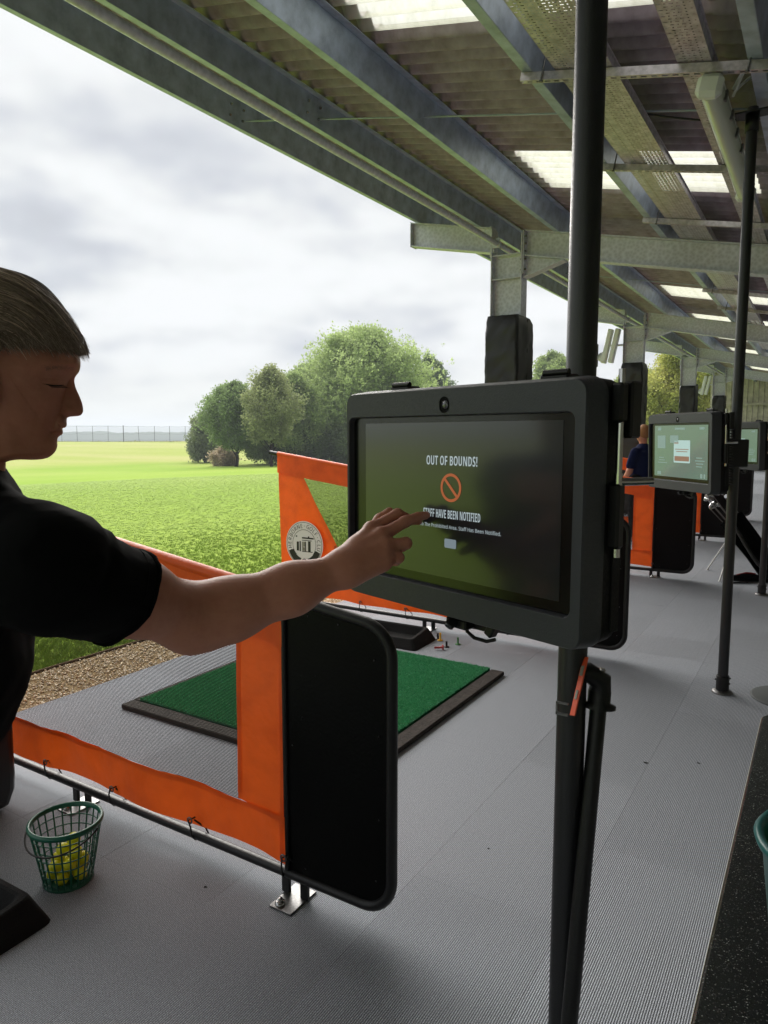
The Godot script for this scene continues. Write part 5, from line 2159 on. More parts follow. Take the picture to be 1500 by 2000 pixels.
func basket(label: String, at: Vector3, rt: float, rb: float, h: float, m: Material, turn: float) -> Node3D:
	var t := thing("ball_basket", label, "ball basket", at, turn, "")
	var mb := MB.new()
	var R := func(y: float) -> float: return lerpf(rb, rt, y / h)
	var ring := func(y: float, r: float, tr: float, sides: int) -> void:
		var pts := []
		for k in 41:
			var a := TAU * k / 40.0
			pts.append(Vector3(cos(a) * r, y, sin(a) * r))
		mb.tube(pts, tr, sides, false)
	var cage := MB.new()
	var keep := mb
	mb.lathe([Vector2(rt - 0.004, h - 0.010), Vector2(rt + 0.006, h - 0.012), Vector2(rt + 0.008, h - 0.004), Vector2(rt + 0.006, h + 0.003), Vector2(rt, h + 0.005), Vector2(rt - 0.004, h + 0.001), Vector2(rt - 0.004, h - 0.010)], 48)
	obj("rim", mb, m, t)
	for k in 24:
		var a := TAU * k / 24.0
		var d := Vector3(cos(a), 0, sin(a))
		var s := d.cross(Vector3.UP)
		var p0: Vector3 = d * rb + Vector3.UP * 0.004
		var p1: Vector3 = d * (rt + 0.0005) + Vector3.UP * (h - 0.008)
		var ax := (p1 - p0).normalized()
		cage.box((p0 + p1) * 0.5, Vector3(0.0048, (p1 - p0).length(), 0.0036), 0.0008, Basis(s, ax, s.cross(ax)))
	for y in [0.10, 0.24, 0.38, 0.53, 0.68, 0.83]:
		var r: float = R.call(y * h) - 0.0005
		var yy: float = y * h
		var pts := []
		for k in 41:
			var a := TAU * k / 40.0
			pts.append(Vector3(cos(a) * r, yy, sin(a) * r))
		cage.tube(pts, 0.0021, 6, false)
	obj("cage", cage, m, t)
	mb = MB.new()
	mb.lathe([Vector2(0, 0.008), Vector2(rb + 0.002, 0.008), Vector2(rb + 0.004, 0.004), Vector2(rb + 0.003, 0.0)], 32)
	obj("base", mb, m, t)
	# wire handle folded down round the rim
	mb = MB.new()
	var hp := []
	for k in 25:
		var a := PI * k / 24.0
		hp.append(Vector3(cos(a) * (rt + 0.012), h - 0.012 - 0.045 * sin(a), sin(a) * (rt + 0.014)))
	mb.tube(hp, 0.0028, 7)
	obj("handle", mb, M.cable_black, t)
	return t


func ball_baskets() -> void:
	var at := Vector3(-2.035, 0, -1.315)
	basket("green plastic lattice basket of yellow golf balls on the carpet", at, 0.108, 0.074, 0.205, M.green_plastic, 0.3)
	var bm := MB.new()
	var sph := SphereMesh.new()
	sph.radius = 0.0214
	sph.height = 0.0428
	sph.radial_segments = 24
	sph.rings = 12
	var spots := [
		[-0.045, 0.030, -0.02, "low at the left of the basket"], [0.0, 0.030, -0.048, "low at the back of the basket"], [0.046, 0.030, -0.012, "low at the right of the basket"],
		[0.022, 0.030, 0.038, "low at the front right of the basket"], [-0.024, 0.030, 0.036, "low at the front left of the basket"], [0.0, 0.031, -0.004, "in the middle of the bottom layer"],
		[-0.036, 0.066, 0.010, "in the second layer at the left"], [0.030, 0.067, 0.014, "in the second layer at the right"], [0.002, 0.066, 0.046, "in the second layer at the front"], [0.028, 0.066, -0.034, "in the second layer at the back right"],
		[-0.016, 0.068, -0.034, "in the second layer at the back left"], [-0.012, 0.102, 0.006, "high in the pile, left of the topmost"], [0.036, 0.104, -0.006, "high in the pile at the right"], [0.012, 0.134, -0.018, "topmost of the pile"]]
	for s in spots:
		var o := shape("golf_ball", sph, M.ball)
		o.position = at + Vector3(s[0], s[1], s[2])
		o.rotation = Vector3(rng.randf() * 6.0, rng.randf() * 6.0, 0)
		tag(o, "yellow golf ball " + s[3], "golf ball", "yellow golf balls in the green basket")
	# the bucket at the edge of the picture, on the table
	var b2 := Vector3(0.062, 0.730, -1.025)
	var t := thing("ball_bucket", "teal plastic ball bucket on the speckled table at the right edge", "bucket", b2)
	bm = MB.new()
	bm.lathe([Vector2(0, 0.002), Vector2(0.080, 0.002), Vector2(0.082, 0.0), Vector2(0.105, 0.19), Vector2(0.112, 0.192), Vector2(0.115, 0.2), Vector2(0.111, 0.206), Vector2(0.104, 0.204), Vector2(0.101, 0.19), Vector2(0.079, 0.006), Vector2(0, 0.006)], 48)
	obj("bucket", bm, M.teal_plastic, t)
	var where := [[-0.066, 0.160, -0.02, "nearest the left rim of"], [-0.03, 0.158, 0.045, "nearest the camera in"], [-0.02, 0.165, -0.055, "at the far side of"], [0.02, 0.170, 0.0, "in the middle of"]]
	for q in where:
		var o := shape("golf_ball", sph, M.ball)
		o.position = b2 + Vector3(q[0], q[1], q[2])
		tag(o, "yellow golf ball %s the teal bucket on the table" % q[3], "golf ball", "yellow golf balls in the teal bucket")


func golf_bag() -> void:
	# stand bag with clubs in the third bay
	var at := Vector3(-0.52, 0, -7.95)
	var t := thing("golf_bag", "black golf stand bag leaning on thin silver legs by the third pole", "golf bag", at)
	var foot := Vector3(0.18, 0.05, 0.05)
	var mouth := Vector3(-0.26, 0.60, -0.06)
	var ax := (mouth - foot).normalized()
	var mb := MB.new()
	var b := Basis(ax.cross(Vector3.BACK).normalized(), ax, ax.cross(Vector3.BACK).cross(ax).normalized() * -1.0)
	var L := (mouth - foot).length()
	mb.lathe([Vector2(0, 0), Vector2(0.105, 0.0), Vector2(0.115, 0.02), Vector2(0.118, 0.14), Vector2(0.112, 0.30), Vector2(0.118, 0.46), Vector2(0.122, L - 0.02), Vector2(0.126, L), Vector2(0.108, L + 0.004), Vector2(0.10, L - 0.04), Vector2(0, L - 0.05)], 22, Transform3D(b, foot))
	obj("body", mb, M.dark_cloth, t)
	mb = MB.new()
	mb.box(foot + ax * 0.20 + b.z * 0.11, Vector3(0.16, 0.26, 0.07), 0.025, b)
	obj("pocket", mb, M.dark_cloth, t)
	mb = MB.new()
	mb.box(foot + ax * 0.50 + b.z * 0.115, Vector3(0.13, 0.16, 0.05), 0.02, b)
	obj("pocket", mb, M.dark_cloth, t)
	mb = MB.new()
	var sp := []
	for k in 13:
		var u := k / 12.0
		sp.append(foot + ax * lerpf(0.12, 0.62, u) + b.z * -0.12 + Vector3(0.05, -0.10, 0.06) * sin(PI * u) * 1.3)
	mb.tube(sp, 0.018, 7)
	obj("strap", mb, M.cable_black, t)
	for l in [Vector3(-0.49, 0.012, -0.33), Vector3(-0.30, 0.012, 0.28)]:
		mb = MB.new()
		mb.tube([foot + ax * 0.62, l], 0.0085, 8)
		mb.tube([l, l + Vector3(0, -0.012, 0)], 0.013, 8)
		obj("leg", mb, M.white_plastic, t)
	for k in 8:
		var a := k * 2.4
		var off := (b.x * cos(a) + b.z * sin(a)) * 0.07
		var ln := rng.randf_range(0.10, 0.30)
		var tip := mouth + off * 1.5 + ax * ln
		var t2 := thing("golf_club", ["silver golf club head lowest in the bag mouth", "golf iron sticking out leftmost above the bag", "golf iron in front of the second pole", "polished golf iron behind the second pole", "golf iron pointing up from the bag", "short golf wedge in the bag mouth", "golf iron at the right of the bag mouth", "golf club at the back of the bag mouth"][k], "golf club", at, 0.0, "golf clubs in the stand bag")
		var cm := MB.new()
		cm.tube([mouth + off * 0.7 - ax * 0.3, tip], 0.0048, 7)
		obj("shaft", cm, M.steel, t2)
		cm = MB.new()
		var hd := Vector3(rng.randfn(), rng.randfn() * 0.4, rng.randfn()).normalized()
		hd = (hd - ax * hd.dot(ax)).normalized()
		var e := tip + ax * 0.02
		cm.tube([tip - ax * 0.01, e + hd * 0.012, e + hd * 0.045 + ax * 0.006, e + hd * 0.075 + ax * 0.010], [0.009, 0.017, 0.027, 0.020], 9)
		obj("head", cm, M.chrome, t2)
	# pouch left on the carpet
	var p := thing("pouch", "small black and red pouch lying on the carpet between the poles", "pouch", Vector3(-0.60, 0, -7.80), 0.5)
	mb = MB.new()
	mb.tube([Vector3(-0.15, 0.03, 0.0), Vector3(-0.13, 0.035, 0.0), Vector3(-0.03, 0.045, 0.01), Vector3(0.08, 0.04, 0.0), Vector3(0.16, 0.032, -0.02), Vector3(0.185, 0.03, -0.02)], [0.008, 0.03, 0.045, 0.04, 0.03, 0.006], 12)
	obj("body", mb, M.dark_cloth, p)
	mb = MB.new()
	mb.tube([Vector3(-0.10, 0.066, 0.01), Vector3(0.0, 0.092, 0.01), Vector3(0.09, 0.080, 0.0)], 0.010, 7)
	obj("trim", mb, M.red_cloth, p)
	mb = MB.new()
	mb.tube([Vector3(-0.16, 0.02, 0.03), Vector3(-0.22, 0.012, 0.05), Vector3(-0.16, 0.012, 0.11), Vector3(-0.02, 0.012, 0.09)], 0.010, 7)
	obj("strap", mb, M.cable_black, p)


# ---------- people ----------

const HC := Vector3(-0.9890, 1.5433, -0.5823)   # middle of the player's head
const HL := Vector3(0.8437, -0.0510, 0.5344)    # the head's right side
const HF := Vector3(0.5351, 0.0, -0.8448)       # where the face points
const HU := Vector3(0.0430, 0.9987, 0.0273)
const RC := [[-180, 0.104], [-160, 0.098], [-140, 0.100], [-120, 0.113], [-105, 0.128], [-94.4, 0.1325], [-90, 0.1293], [-84.3, 0.1286], [-75.7, 0.1328], [-69.9, 0.1352], [-66.2, 0.1339], [-62.7, 0.1304], [-60.3, 0.1256], [-58.8, 0.1205], [-56.9, 0.1160], [-54.9, 0.1150], [-53.0, 0.1152], [-51.4, 0.1132], [-50.2, 0.1096], [-49.4, 0.1090], [-48.4, 0.1103], [-47.0, 0.1103], [-45.5, 0.1088], [-43.6, 0.1053], [-41.6, 0.1030], [-40.2, 0.1036], [-38.4, 0.1064], [-36.6, 0.1100], [-34.8, 0.1137], [-33.2, 0.1153], [-31.5, 0.1154], [-29.9, 0.1145], [-26.0, 0.1097], [-20.5, 0.1013], [-15.5, 0.0944], [-11.5, 0.0912], [-8.2, 0.0901], [-5.0, 0.0912], [-0.3, 0.0960], [5.3, 0.0985], [13.7, 0.1000], [26, 0.1015], [38, 0.1040], [49.6, 0.1090], [60, 0.1160], [74.7, 0.1220], [87, 0.1235], [97.5, 0.1240], [120, 0.1240], [140, 0.1200], [160, 0.1120], [180, 0.1040]]
const RM := [[-180, 0.104], [-160, 0.098], [-140, 0.100], [-120, 0.112], [-105, 0.122], [-90, 0.124], [-76, 0.125], [-70, 0.123], [-63, 0.117], [-58, 0.108], [-50, 0.098], [-40, 0.089], [-30, 0.083], [-20, 0.081], [-13, 0.082], [-6, 0.0855], [0, 0.0915], [6, 0.0965], [13.7, 0.0995], [26, 0.1015], [38, 0.1040], [49.6, 0.1090], [60, 0.1160], [74.7, 0.1220], [87, 0.1235], [97.5, 0.1240], [120, 0.1240], [140, 0.1200], [160, 0.1120], [180, 0.1040]]
const WID := [[-180, 0.073], [-140, 0.066], [-110, 0.057], [-90, 0.055], [-75, 0.0545], [-62, 0.0555], [-50, 0.0595], [-35, 0.065], [-15, 0.068], [0, 0.069], [20, 0.071], [60, 0.074], [120, 0.076], [180, 0.073]]
const NOSE := [[-180, 0.05], [-90, 0.046], [-75, 0.034], [-68, 0.030], [-62, 0.026], [-57, 0.021], [-53, 0.022], [-49, 0.024], [-45, 0.021], [-42, 0.013], [-39, 0.0125], [-35, 0.0150], [-31, 0.0138], [-26, 0.0118], [-20, 0.0105], [-13, 0.0100], [-8, 0.0115], [-4, 0.020], [0, 0.034], [6, 0.05], [180, 0.05]]
const RH := [[-180, 0.116], [-160, 0.110], [-140, 0.108], [-120, 0.108], [-20, 0.106], [0, 0.110], [11, 0.1117], [20, 0.1121], [32.5, 0.1147], [44, 0.1185], [54.6, 0.1244], [64.8, 0.1308], [74.7, 0.1338], [87, 0.1354], [97.5, 0.1362], [120, 0.137], [140, 0.133], [160, 0.125], [180, 0.116]]


func look(table: Array, deg: float) -> float:
	for i in table.size() - 1:
		if deg <= table[i + 1][0]:
			var a: Array = table[i]
			var b: Array = table[i + 1]
			var p: Array = table[maxi(i - 1, 0)]
			var q: Array = table[mini(i + 2, table.size() - 1)]
			var d: float = b[0] - a[0]
			var u: float = (deg - a[0]) / d
			var ma: float = 0.0 if i == 0 else (b[1] - p[1]) / (b[0] - p[0]) * d
			var mb: float = 0.0 if i == table.size() - 2 else (q[1] - a[1]) / (q[0] - a[0]) * d
			var lim: float = absf(b[1] - a[1]) * 2.5 + 0.0004
			ma = clampf(ma, -lim, lim)
			mb = clampf(mb, -lim, lim)
			var u2 := u * u
			var u3 := u2 * u
			return (2 * u3 - 3 * u2 + 1) * a[1] + (u3 - 2 * u2 + u) * ma + (-2 * u3 + 3 * u2) * b[1] + (u3 - u2) * mb
	return table[table.size() - 1][1]


func bump(u: float, v: float, cu: float, cv: float, s: float) -> float:
	var x := (u - cu) / s
	var y := (v - cv) / s
	return exp(-0.5 * (x * x + y * y))


func seg_dist(p: Vector2, a: Vector2, b: Vector2) -> float:
	var d := b - a
	var h := clampf((p - a).dot(d) / d.length_squared(), 0.0, 1.0)
	return (p - a - d * h).length()


func half_width(u: float, v: float, rc: float, rm: float, wd: float, ns: float) -> float:
	# how far the head reaches to the side at a point of its profile
	var r := sqrt(u * u + v * v)
	var t := minf(r / rm, 1.0)
	var w := lerpf(0.074, wd, smoothstep(0.05, 0.75, r / rm))
	var base := w * pow(maxf(0.0, 1.0 - pow(t, 2.35)), 1.0 / 2.35)
	var e := rc - r
	var k := clampf(e / 0.013, 0.0, 1.0)
	var ridge := ns * sqrt(maxf(0.0, 1.0 - (1.0 - k) * (1.0 - k)))
	var kk := 0.008
	var q := maxf(kk - absf(base - ridge), 0.0)
	var T := maxf(base, ridge) + (q * q / (4.0 * kk) if minf(base, ridge) > 0.0005 else 0.0)
	T = minf(T, sqrt(maxf(e, 0.0)) * 0.62)
	var p := Vector2(u, v)
	if u > 0.0:
		T -= 0.0070 * bump(u, v, 0.070, -0.015, 0.0110)
		T -= 0.0035 * bump(u, v, 0.055, -0.020, 0.010)
		T += 0.0062 * bump(u, v, 0.0645, -0.0185, 0.0075)
		T += 0.0030 * bump(u, v, 0.068, 0.0015, 0.009)
		T -= 0.0014 * exp(-pow(seg_dist(p, Vector2(0.049, -0.0200), Vector2(0.0735, -0.0215)) / 0.0013, 2.0))
		T -= 0.0005 * exp(-pow(seg_dist(p, Vector2(0.050, -0.0125), Vector2(0.074, -0.0130)) / 0.0015, 2.0))
		T += 0.0045 * bump(u, v, 0.0735, -0.0585, 0.0065)
		T -= 0.0014 * exp(-pow(seg_dist(p, Vector2(0.0665, -0.055), Vector2(0.0650, -0.0635)) / 0.0028, 2.0))
		T -= 0.0035 * bump(u, v, 0.0815, -0.0645, 0.0032)
		T += 0.0025 * bump(u, v, 0.042, -0.045, 0.024)
		T -= 0.0010 * bump(u, v, 0.048, -0.066, 0.016)
		T += 0.0022 * bump(u, v, 0.063, -0.0815, 0.006)
		T += 0.0022 * bump(u, v, 0.063, -0.0910, 0.006)
		T -= 0.0032 * exp(-pow(seg_dist(p, Vector2(0.069, -0.0855), Vector2(0.0545, -0.0866)) / 0.0016, 2.0))
		T -= 0.0010 * bump(u, v, 0.0525, -0.0870, 0.0035)
		T += 0.0015 * bump(u, v, 0.030, -0.108, 0.020)
	# ear
	var eu := u + 0.022
	var ev := v + 0.028
	var er := sqrt(eu * eu / (0.017 * 0.017) + ev * ev / (0.031 * 0.031))
	T += 0.012 * smoothstep(1.1, 0.85, er) * (0.55 + 0.45 * smoothstep(0.35, 0.8, er))
	return maxf(T, 0.0)


func head_into(mb: MB, o: Vector3, L: Vector3, F: Vector3, U: Vector3) -> void:
	var phis := []
	var a := -180.0
	while a < 180.0:
		phis.append(a)
		a += 0.45 if a > -72.0 and a < 12.0 else 3.0
	var nr := 58
	var first := mb.v.size()
	var fi := mb.ix.size()
	var n := phis.size()
	for side in [1.0, -1.0]:
		for i in nr + 1:
			var rho := sin(PI * 0.5 * pow(float(i) / nr, 0.85))
			for p in phis:
				var rc := look(RC, p)
				var r := rc * rho
				var u: float = cos(deg_to_rad(p)) * r
				var v: float = sin(deg_to_rad(p)) * r
				var T := half_width(u, v, rc, look(RM, p), look(WID, p), look(NOSE, p)) if i < nr else 0.0
				mb.put(o + F * u + U * v + L * (T * side), L * side, Vector2(u, v))
		var s: int = first if side > 0.0 else first + (nr + 1) * n
		for i in nr:
			for k in n:
				var q := s + i * n + k
				var q2 := s + i * n + (k + 1) % n
				if side < 0.0:
					mb.ix.append_array([q, q2 + n, q2, q, q + n, q2 + n])
				else:
					mb.ix.append_array([q, q2, q2 + n, q, q2 + n, q + n])
	mb.smooth_from(first, fi)
	# share the normals along the profile
	for k in n:
		var x := first + nr * n + k
		var y := first + (nr + 1) * n + nr * n + k
		var m := (mb.n[x] + mb.n[y]).normalized()
		mb.n[x] = m
		mb.n[y] = m


func hair_point(p: Vector2, lift: float, side: float) -> Vector3:
	var deg := rad_to_deg(atan2(p.y, p.x))
	var rh := look(RH, deg)
	var r := p.length()
	var over := 1.0
	if r > rh * 0.99:
		over = 1.0 + maxf(lift, 0.0) * 6.0
		p *= rh * 0.99 / r
		r = rh * 0.99
	var t := r / rh
	var w := lerpf(0.087, look(WID, deg) + 0.014, smoothstep(0.05, 0.75, t))
	var T := w * pow(maxf(0.0, 1.0 - pow(t, 2.5)), 1.0 / 2.5) + lift
	return HC + (HF * p.x + HU * p.y) * over + HL * (T * side)


func hair_into(strands: MB, base: MB) -> void:
	# a close cap under the strands, cut along the hairline
	var line := func(u: float) -> float:
		if u > -0.012:
			return lerpf(0.035, 0.033, smoothstep(0.03, 0.105, u))
		if u > -0.03:
			return lerpf(-0.028, 0.029, smoothstep(-0.03, -0.012, u))
		return lerpf(-0.062, -0.028, smoothstep(-0.07, -0.03, u))
	var nr := 40
	var np := 120
	var ok := PackedByteArray()
	for side in [1.0, -1.0]:
		var s := base.v.size()
		ok.clear()
		for i in nr + 1:
			var rho := sin(PI * 0.5 * i / nr)
			for k in np:
				var deg := -180.0 + 360.0 * k / np
				var r: float = look(RH, deg) * rho * 0.985
				var p := Vector2(cos(deg_to_rad(deg)), sin(deg_to_rad(deg))) * r
				ok.append(1 if p.y > line.call(p.x) + 0.006 else 0)
				base.put(hair_point(p, -0.0045, side) if i < nr else HC + HF * p.x + HU * p.y, Vector3.UP, p)
		for i in nr:
			for k in np:
				var q := i * np + k
				var q2 := i * np + (k + 1) % np
				if ok[q] + ok[q2] + ok[q + np] + ok[q2 + np] < 4:
					continue
				if side < 0.0:
					base.ix.append_array([s + q, s + q2 + np, s + q2, s + q, s + q + np, s + q2 + np])
				else:
					base.ix.append_array([s + q, s + q2, s + q2 + np, s + q, s + q2 + np, s + q + np])
	base.smooth_from(0, 0)
	strands.colored = true
	var rb := RandomNumberGenerator.new()
	rb.seed = 77
	for i in 4200:   # from the crown down the back of the head to the nape
		var side := 1.0 if rb.randf() < 0.6 else -1.0
		var s := rb.randf()
		var a0 := rb.randf_range(95.0, 160.0)
		var a1 := lerpf(212.0, 232.0, s) + rb.randfn() * 4.0
		var r0 := lerpf(0.992, 0.30, s * rb.randf_range(0.6, 1.0))
		var r1 := lerpf(0.990, 0.42, s)
		var pts := []
		var rad := []
		var w := rb.randf_range(0.0005, 0.0010)
		var jit := rb.randfn() * 0.0016 + 0.0004
		for k in 9:
			var u := k / 8.0
			var d := lerpf(a0, a1, u)
			var dd := d - 360.0 if d > 180.0 else d
			var q := lerpf(r0, r1, u) * look(RH, dd)
			pts.append(hair_point(Vector2(cos(deg_to_rad(d)), sin(deg_to_rad(d))) * q, jit - (0.0015 if k == 0 else 0.0), side))
			rad.append(w * (1.0 - 0.7 * pow(u, 3.0)))
		var g := rb.randf()
		strands.col = Color(0.19, 0.14, 0.105).lerp(Color(0.80, 0.64, 0.50), g * g)
		strands.tube(pts, rad, 3, false)
	var r := RandomNumberGenerator.new()
	r.seed = 404
	var clump := FastNoiseLite.new()
	clump.seed = 6
	clump.frequency = 9.0
	for i in 9000:
		var side := 1.0 if r.randf() < 0.72 else -1.0
		var s := r.randf()
		s = s * s * 0.55 + s * 0.45
		# from the crown forward and down to the fringe
		var a0 := deg_to_rad(r.randf_range(92.0, 150.0))
		var q0 := Vector2(cos(a0), sin(a0)) * look(RH, rad_to_deg(a0)) * clampf(1.0 - s * r.randf_range(0.5, 1.0), 0.15, 0.995)
		var e: Vector2
		var early := r.randf()
		var front := Vector2(0.1065, 0.0262)
		if s < 0.75:
			var f := s / 0.75
			e = front.lerp(Vector2(0.035, 0.030), f)
			e.y += 0.003 * sin(f * 30.0 + side) + 0.006 + 0.0045 * clump.get_noise_2d(f * 60.0 + side * 5.0, 8.0) - absf(r.randfn()) * 0.006
			e.x += r.randfn() * 0.006
		else:
			e = Vector2(lerpf(0.035, -0.060, (s - 0.75) * 4.0), 0.026 + r.randfn() * 0.006)
			if e.x < -0.018:
				e.y -= 0.055
		var mid := (q0 + e) * 0.5
		var want := lerpf(0.995, 0.45, smoothstep(0.0, 0.9, s))
		var md := mid.normalized() if mid.length() > 0.01 else Vector2(0.6, 0.8)
		var c := md * look(RH, rad_to_deg(atan2(md.y, md.x))) * want * r.randf_range(0.97, 1.1)
		var end := 1.0 if early > 0.35 else r.randf_range(0.55, 1.0)
		var pts := []
		var rad := []
		var w := r.randf_range(0.00045, 0.0009)
		var jit := r.randfn() * 0.0018 + 0.0006
		var fly := r.randf() < 0.04
		if fly:
			jit += r.randf_range(0.002, 0.005)
		for k in 10:
			var u := end * k / 9.0
			var p := q0 * (1 - u) * (1 - u) + c * 2.0 * u * (1 - u) + e * u * u
			var cl := clump.get_noise_2d(atan2(p.y, p.x) * 1.5 * 0.0 + s * 14.0 + side * 40.0, u * 2.2)
			p += Vector2(-md.y, md.x) * cl * 0.006 * u
			if p.length() > 0.09:
				p *= 1.0 + (r.randfn() * 0.004 if k > 5 else 0.0)
			pts.append(hair_point(p, jit + cl * 0.0016 - (0.001 if k == 0 else 0.0), side))
			rad.append(w * (1.0 - 0.75 * pow(u, 3.0)))
		var g := clampf(r.randf() * 0.75 + clump.get_noise_2d(s * 45.0 + side * 9.0, 3.0) * 0.75, 0.0, 1.0)
		strands.col = Color(0.19, 0.14, 0.105).lerp(Color(0.86, 0.69, 0.54), g * g)
		strands.tube(pts, rad, 3, false)


const HAND := {
	"wrist": Vector3(-0.6862, 1.2235, -0.9718),
	"i": [Vector3(-0.6778, 1.2834, -1.0521), Vector3(-0.6548, 1.3075, -1.1025), Vector3(-0.6428, 1.2938, -1.1343), Vector3(-0.6343, 1.2912, -1.1463)],
	"m": [Vector3(-0.6532, 1.2744, -1.0437), Vector3(-0.6312, 1.2963, -1.0897), Vector3(-0.6205, 1.3025, -1.1173), Vector3(-0.6145, 1.3046, -1.1395)],
	"r": [Vector3(-0.6383, 1.2597, -1.0333), Vector3(-0.6161, 1.2616, -1.0674), Vector3(-0.6361, 1.2506, -1.0892), Vector3(-0.6572, 1.2426, -1.0869)],
	"p": [Vector3(-0.6346, 1.2417, -1.0239), Vector3(-0.6188, 1.2388, -1.0475), Vector3(-0.6339, 1.2285, -1.0640), Vector3(-0.6496, 1.2237, -1.0620)],
	"t": [Vector3(-0.6809, 1.2507, -1.0141), Vector3(-0.6954, 1.2696, -1.0726), Vector3(-0.6891, 1.2955, -1.0975), Vector3(-0.6799, 1.3095, -1.1168)]}


func player() -> void:
	var base := Vector3(-1.215, 0, -0.49)
	var t := thing("person", "person in a black t shirt reaching out to touch the nearest screen", "person", base)
	var body := MB.new()
	head_into(body, HC, HL, HF, HU)
	# ---- reaching arm and hand
	var sh := Vector3(-0.8549, 1.2799, -0.5490)
	var el := Vector3(-0.8442, 1.1606, -0.7771)
	var bu := Vector3(-0.8063, 1.1690, -0.8277)
	var fo := Vector3(-0.7410, 1.1961, -0.9048)
	var wr: Vector3 = HAND.wrist
	var f := Field.new(Vector3(-0.94, 1.06, -1.165), Vector3(-0.58, 1.36, -0.56), 0.0036)
	f.cap(sh, sh.lerp(el, 0.55), 0.058, 0.0535, 0.01)
	f.cap(sh.lerp(el, 0.55), el, 0.0535, 0.046, 0.03)
	f.cap(el, bu, 0.044, 0.0475, 0.045)
	f.cap(bu, fo, 0.0475, 0.0395, 0.03)
	f.cap(fo, wr, 0.0395, 0.0275, 0.03)
	# tip of the elbow below
	f.cap(el + Vector3(0.0, -0.020, -0.004), el + Vector3(0.006, -0.022, -0.020), 0.027, 0.026, 0.03)
	var ends := {"i": [0.0255, 0.0135], "m": [0.0255, 0.0140], "r": [0.025, 0.0135], "p": [0.0245, 0.0125]}
	for q in ends:
		f.cap(wr, HAND[q][0], ends[q][0], ends[q][1], 0.016)
	f.cap(Vector3(-0.6699, 1.2235, -0.9819), Vector3(-0.6389, 1.2326, -1.0224), 0.0245, 0.0175, 0.02)
	f.cap(wr.lerp(HAND.t[0], 0.3), HAND.t[0], 0.023, 0.019, 0.02)
	f.cap(HAND.t[0], HAND.t[1], 0.019, 0.0135, 0.014)
	f.cap(HAND.t[1], HAND.t[2], 0.0125, 0.0112, 0.006)
	f.cap(HAND.t[2], HAND.t[3], 0.0112, 0.0082, 0.005)
	var rads := {"i": [0.0118, 0.0100, 0.0087, 0.0074], "m": [0.0122, 0.0102, 0.0090, 0.0073], "r": [0.0118, 0.0104, 0.0088, 0.0075], "p": [0.0110, 0.0092, 0.0080, 0.0068]}
	for q in rads:
		var P: Array = HAND[q]
		var R: Array = rads[q]
		for k in 3:
			f.cap(P[k], P[k + 1], R[k], R[k + 1], [0.0075, 0.0040, 0.0035][k])
		# knuckles
		f.cap(P[0], P[0].lerp(P[1], 0.10), R[0] + 0.0016, R[0], 0.008)
		f.cap(P[1].lerp(P[0], 0.05), P[1].lerp(P[2], 0.05), R[1] + 0.0004, R[1] + 0.0004, 0.003)
	# tendons over the back of the hand
	for q in ["i", "m", "r"]:
		var a: Vector3 = wr.lerp(HAND[q][0], 0.35)
		var nrm := (HAND.p[0] - HAND.i[0]).cross(HAND.m[0] - wr).normalized()
		if nrm.x < 0.0:
			nrm = -nrm
		f.cap(a + nrm * 0.0145, HAND[q][0] + nrm * 0.0095, 0.0042, 0.0046, 0.010)
	f.surface(body)
	# ---- the rest of the body, mostly under the clothes
	var nt := Vector3(-1.0188, 1.4213, -0.5483)
	var nb := Vector3(-1.0248, 1.3532, -0.5359)
	var back := -HF
	var pel := Vector3(-1.215, 0.88, -0.490)
	var lsh := nb - HL * 0.185 + Vector3(0, -0.045, 0)
	var g := Field.new(Vector3(-1.55, 0.0, -0.86), Vector3(-0.78, 1.50, -0.16), 0.0125)
	var nk := nt - HF * 0.010
	g.cap(nk, nb - HF * 0.006, 0.050, 0.054, 0.02)
	g.cap(nb + Vector3(0, -0.07, 0) - HF * 0.04, nb + Vector3(0, -0.24, 0) - HF * 0.075, 0.075, 0.085, 0.05)
	g.cap(sh, lsh, 0.05, 0.055, 0.05)
	g.cap(nb + Vector3(0, -0.24, 0) - HF * 0.075, pel, 0.085, 0.105, 0.05)
	var feet := []
	for s in [1.0, -1.0]:
		var hip: Vector3 = pel + HL * (0.085 * s) + Vector3(0, -0.05, 0)
		hip.y = 0.84
		var kn: Vector3 = hip + Vector3(0.01 * s, -0.40, 0.0) + HF * (0.03 if s > 0 else -0.02)
		kn.y = 0.46
		var an: Vector3 = kn + HF * (-0.05 if s > 0 else -0.02) + HL * 0.02 * s
		an.y = 0.085
		g.cap(hip, kn, 0.085, 0.055, 0.04)
		g.cap(kn, an, 0.055, 0.038, 0.02)
		feet.append([hip, kn, an])
	# the other arm hangs down
	var le := lsh + Vector3(0, -0.26, 0) - HL * 0.03 - HF * 0.10
	var lw := le + Vector3(0, -0.235, 0) - HF * 0.03
	g.cap(lsh, le, 0.055, 0.042, 0.03)
	g.cap(le, lw, 0.042, 0.028, 0.02)
	g.surface(body)
	var g2 := Field.new(lw - Vector3(0.09, 0.24, 0.09), lw + Vector3(0.09, 0.03, 0.09), 0.004)
	g2.cap(lw, lw + Vector3(0, -0.08, 0) + HF * 0.02, 0.027, 0.018, 0.01)
	for k in 4:
		var off := HF * (0.030 - 0.019 * k)
		var m0 := lw + Vector3(0, -0.085, 0) + off
		var ln: float = [0.040, 0.045, 0.042, 0.033][k]
		g2.cap(lw + off * 0.4, m0, 0.018, 0.0115, 0.012)
		g2.cap(m0, m0 + Vector3(0, -ln, 0) + HL * 0.006, 0.0105, 0.0095, 0.005)
		g2.cap(m0 + Vector3(0, -ln, 0) + HL * 0.006, m0 + Vector3(0, -ln * 1.85, 0) + HL * 0.020, 0.0095, 0.0075, 0.004)
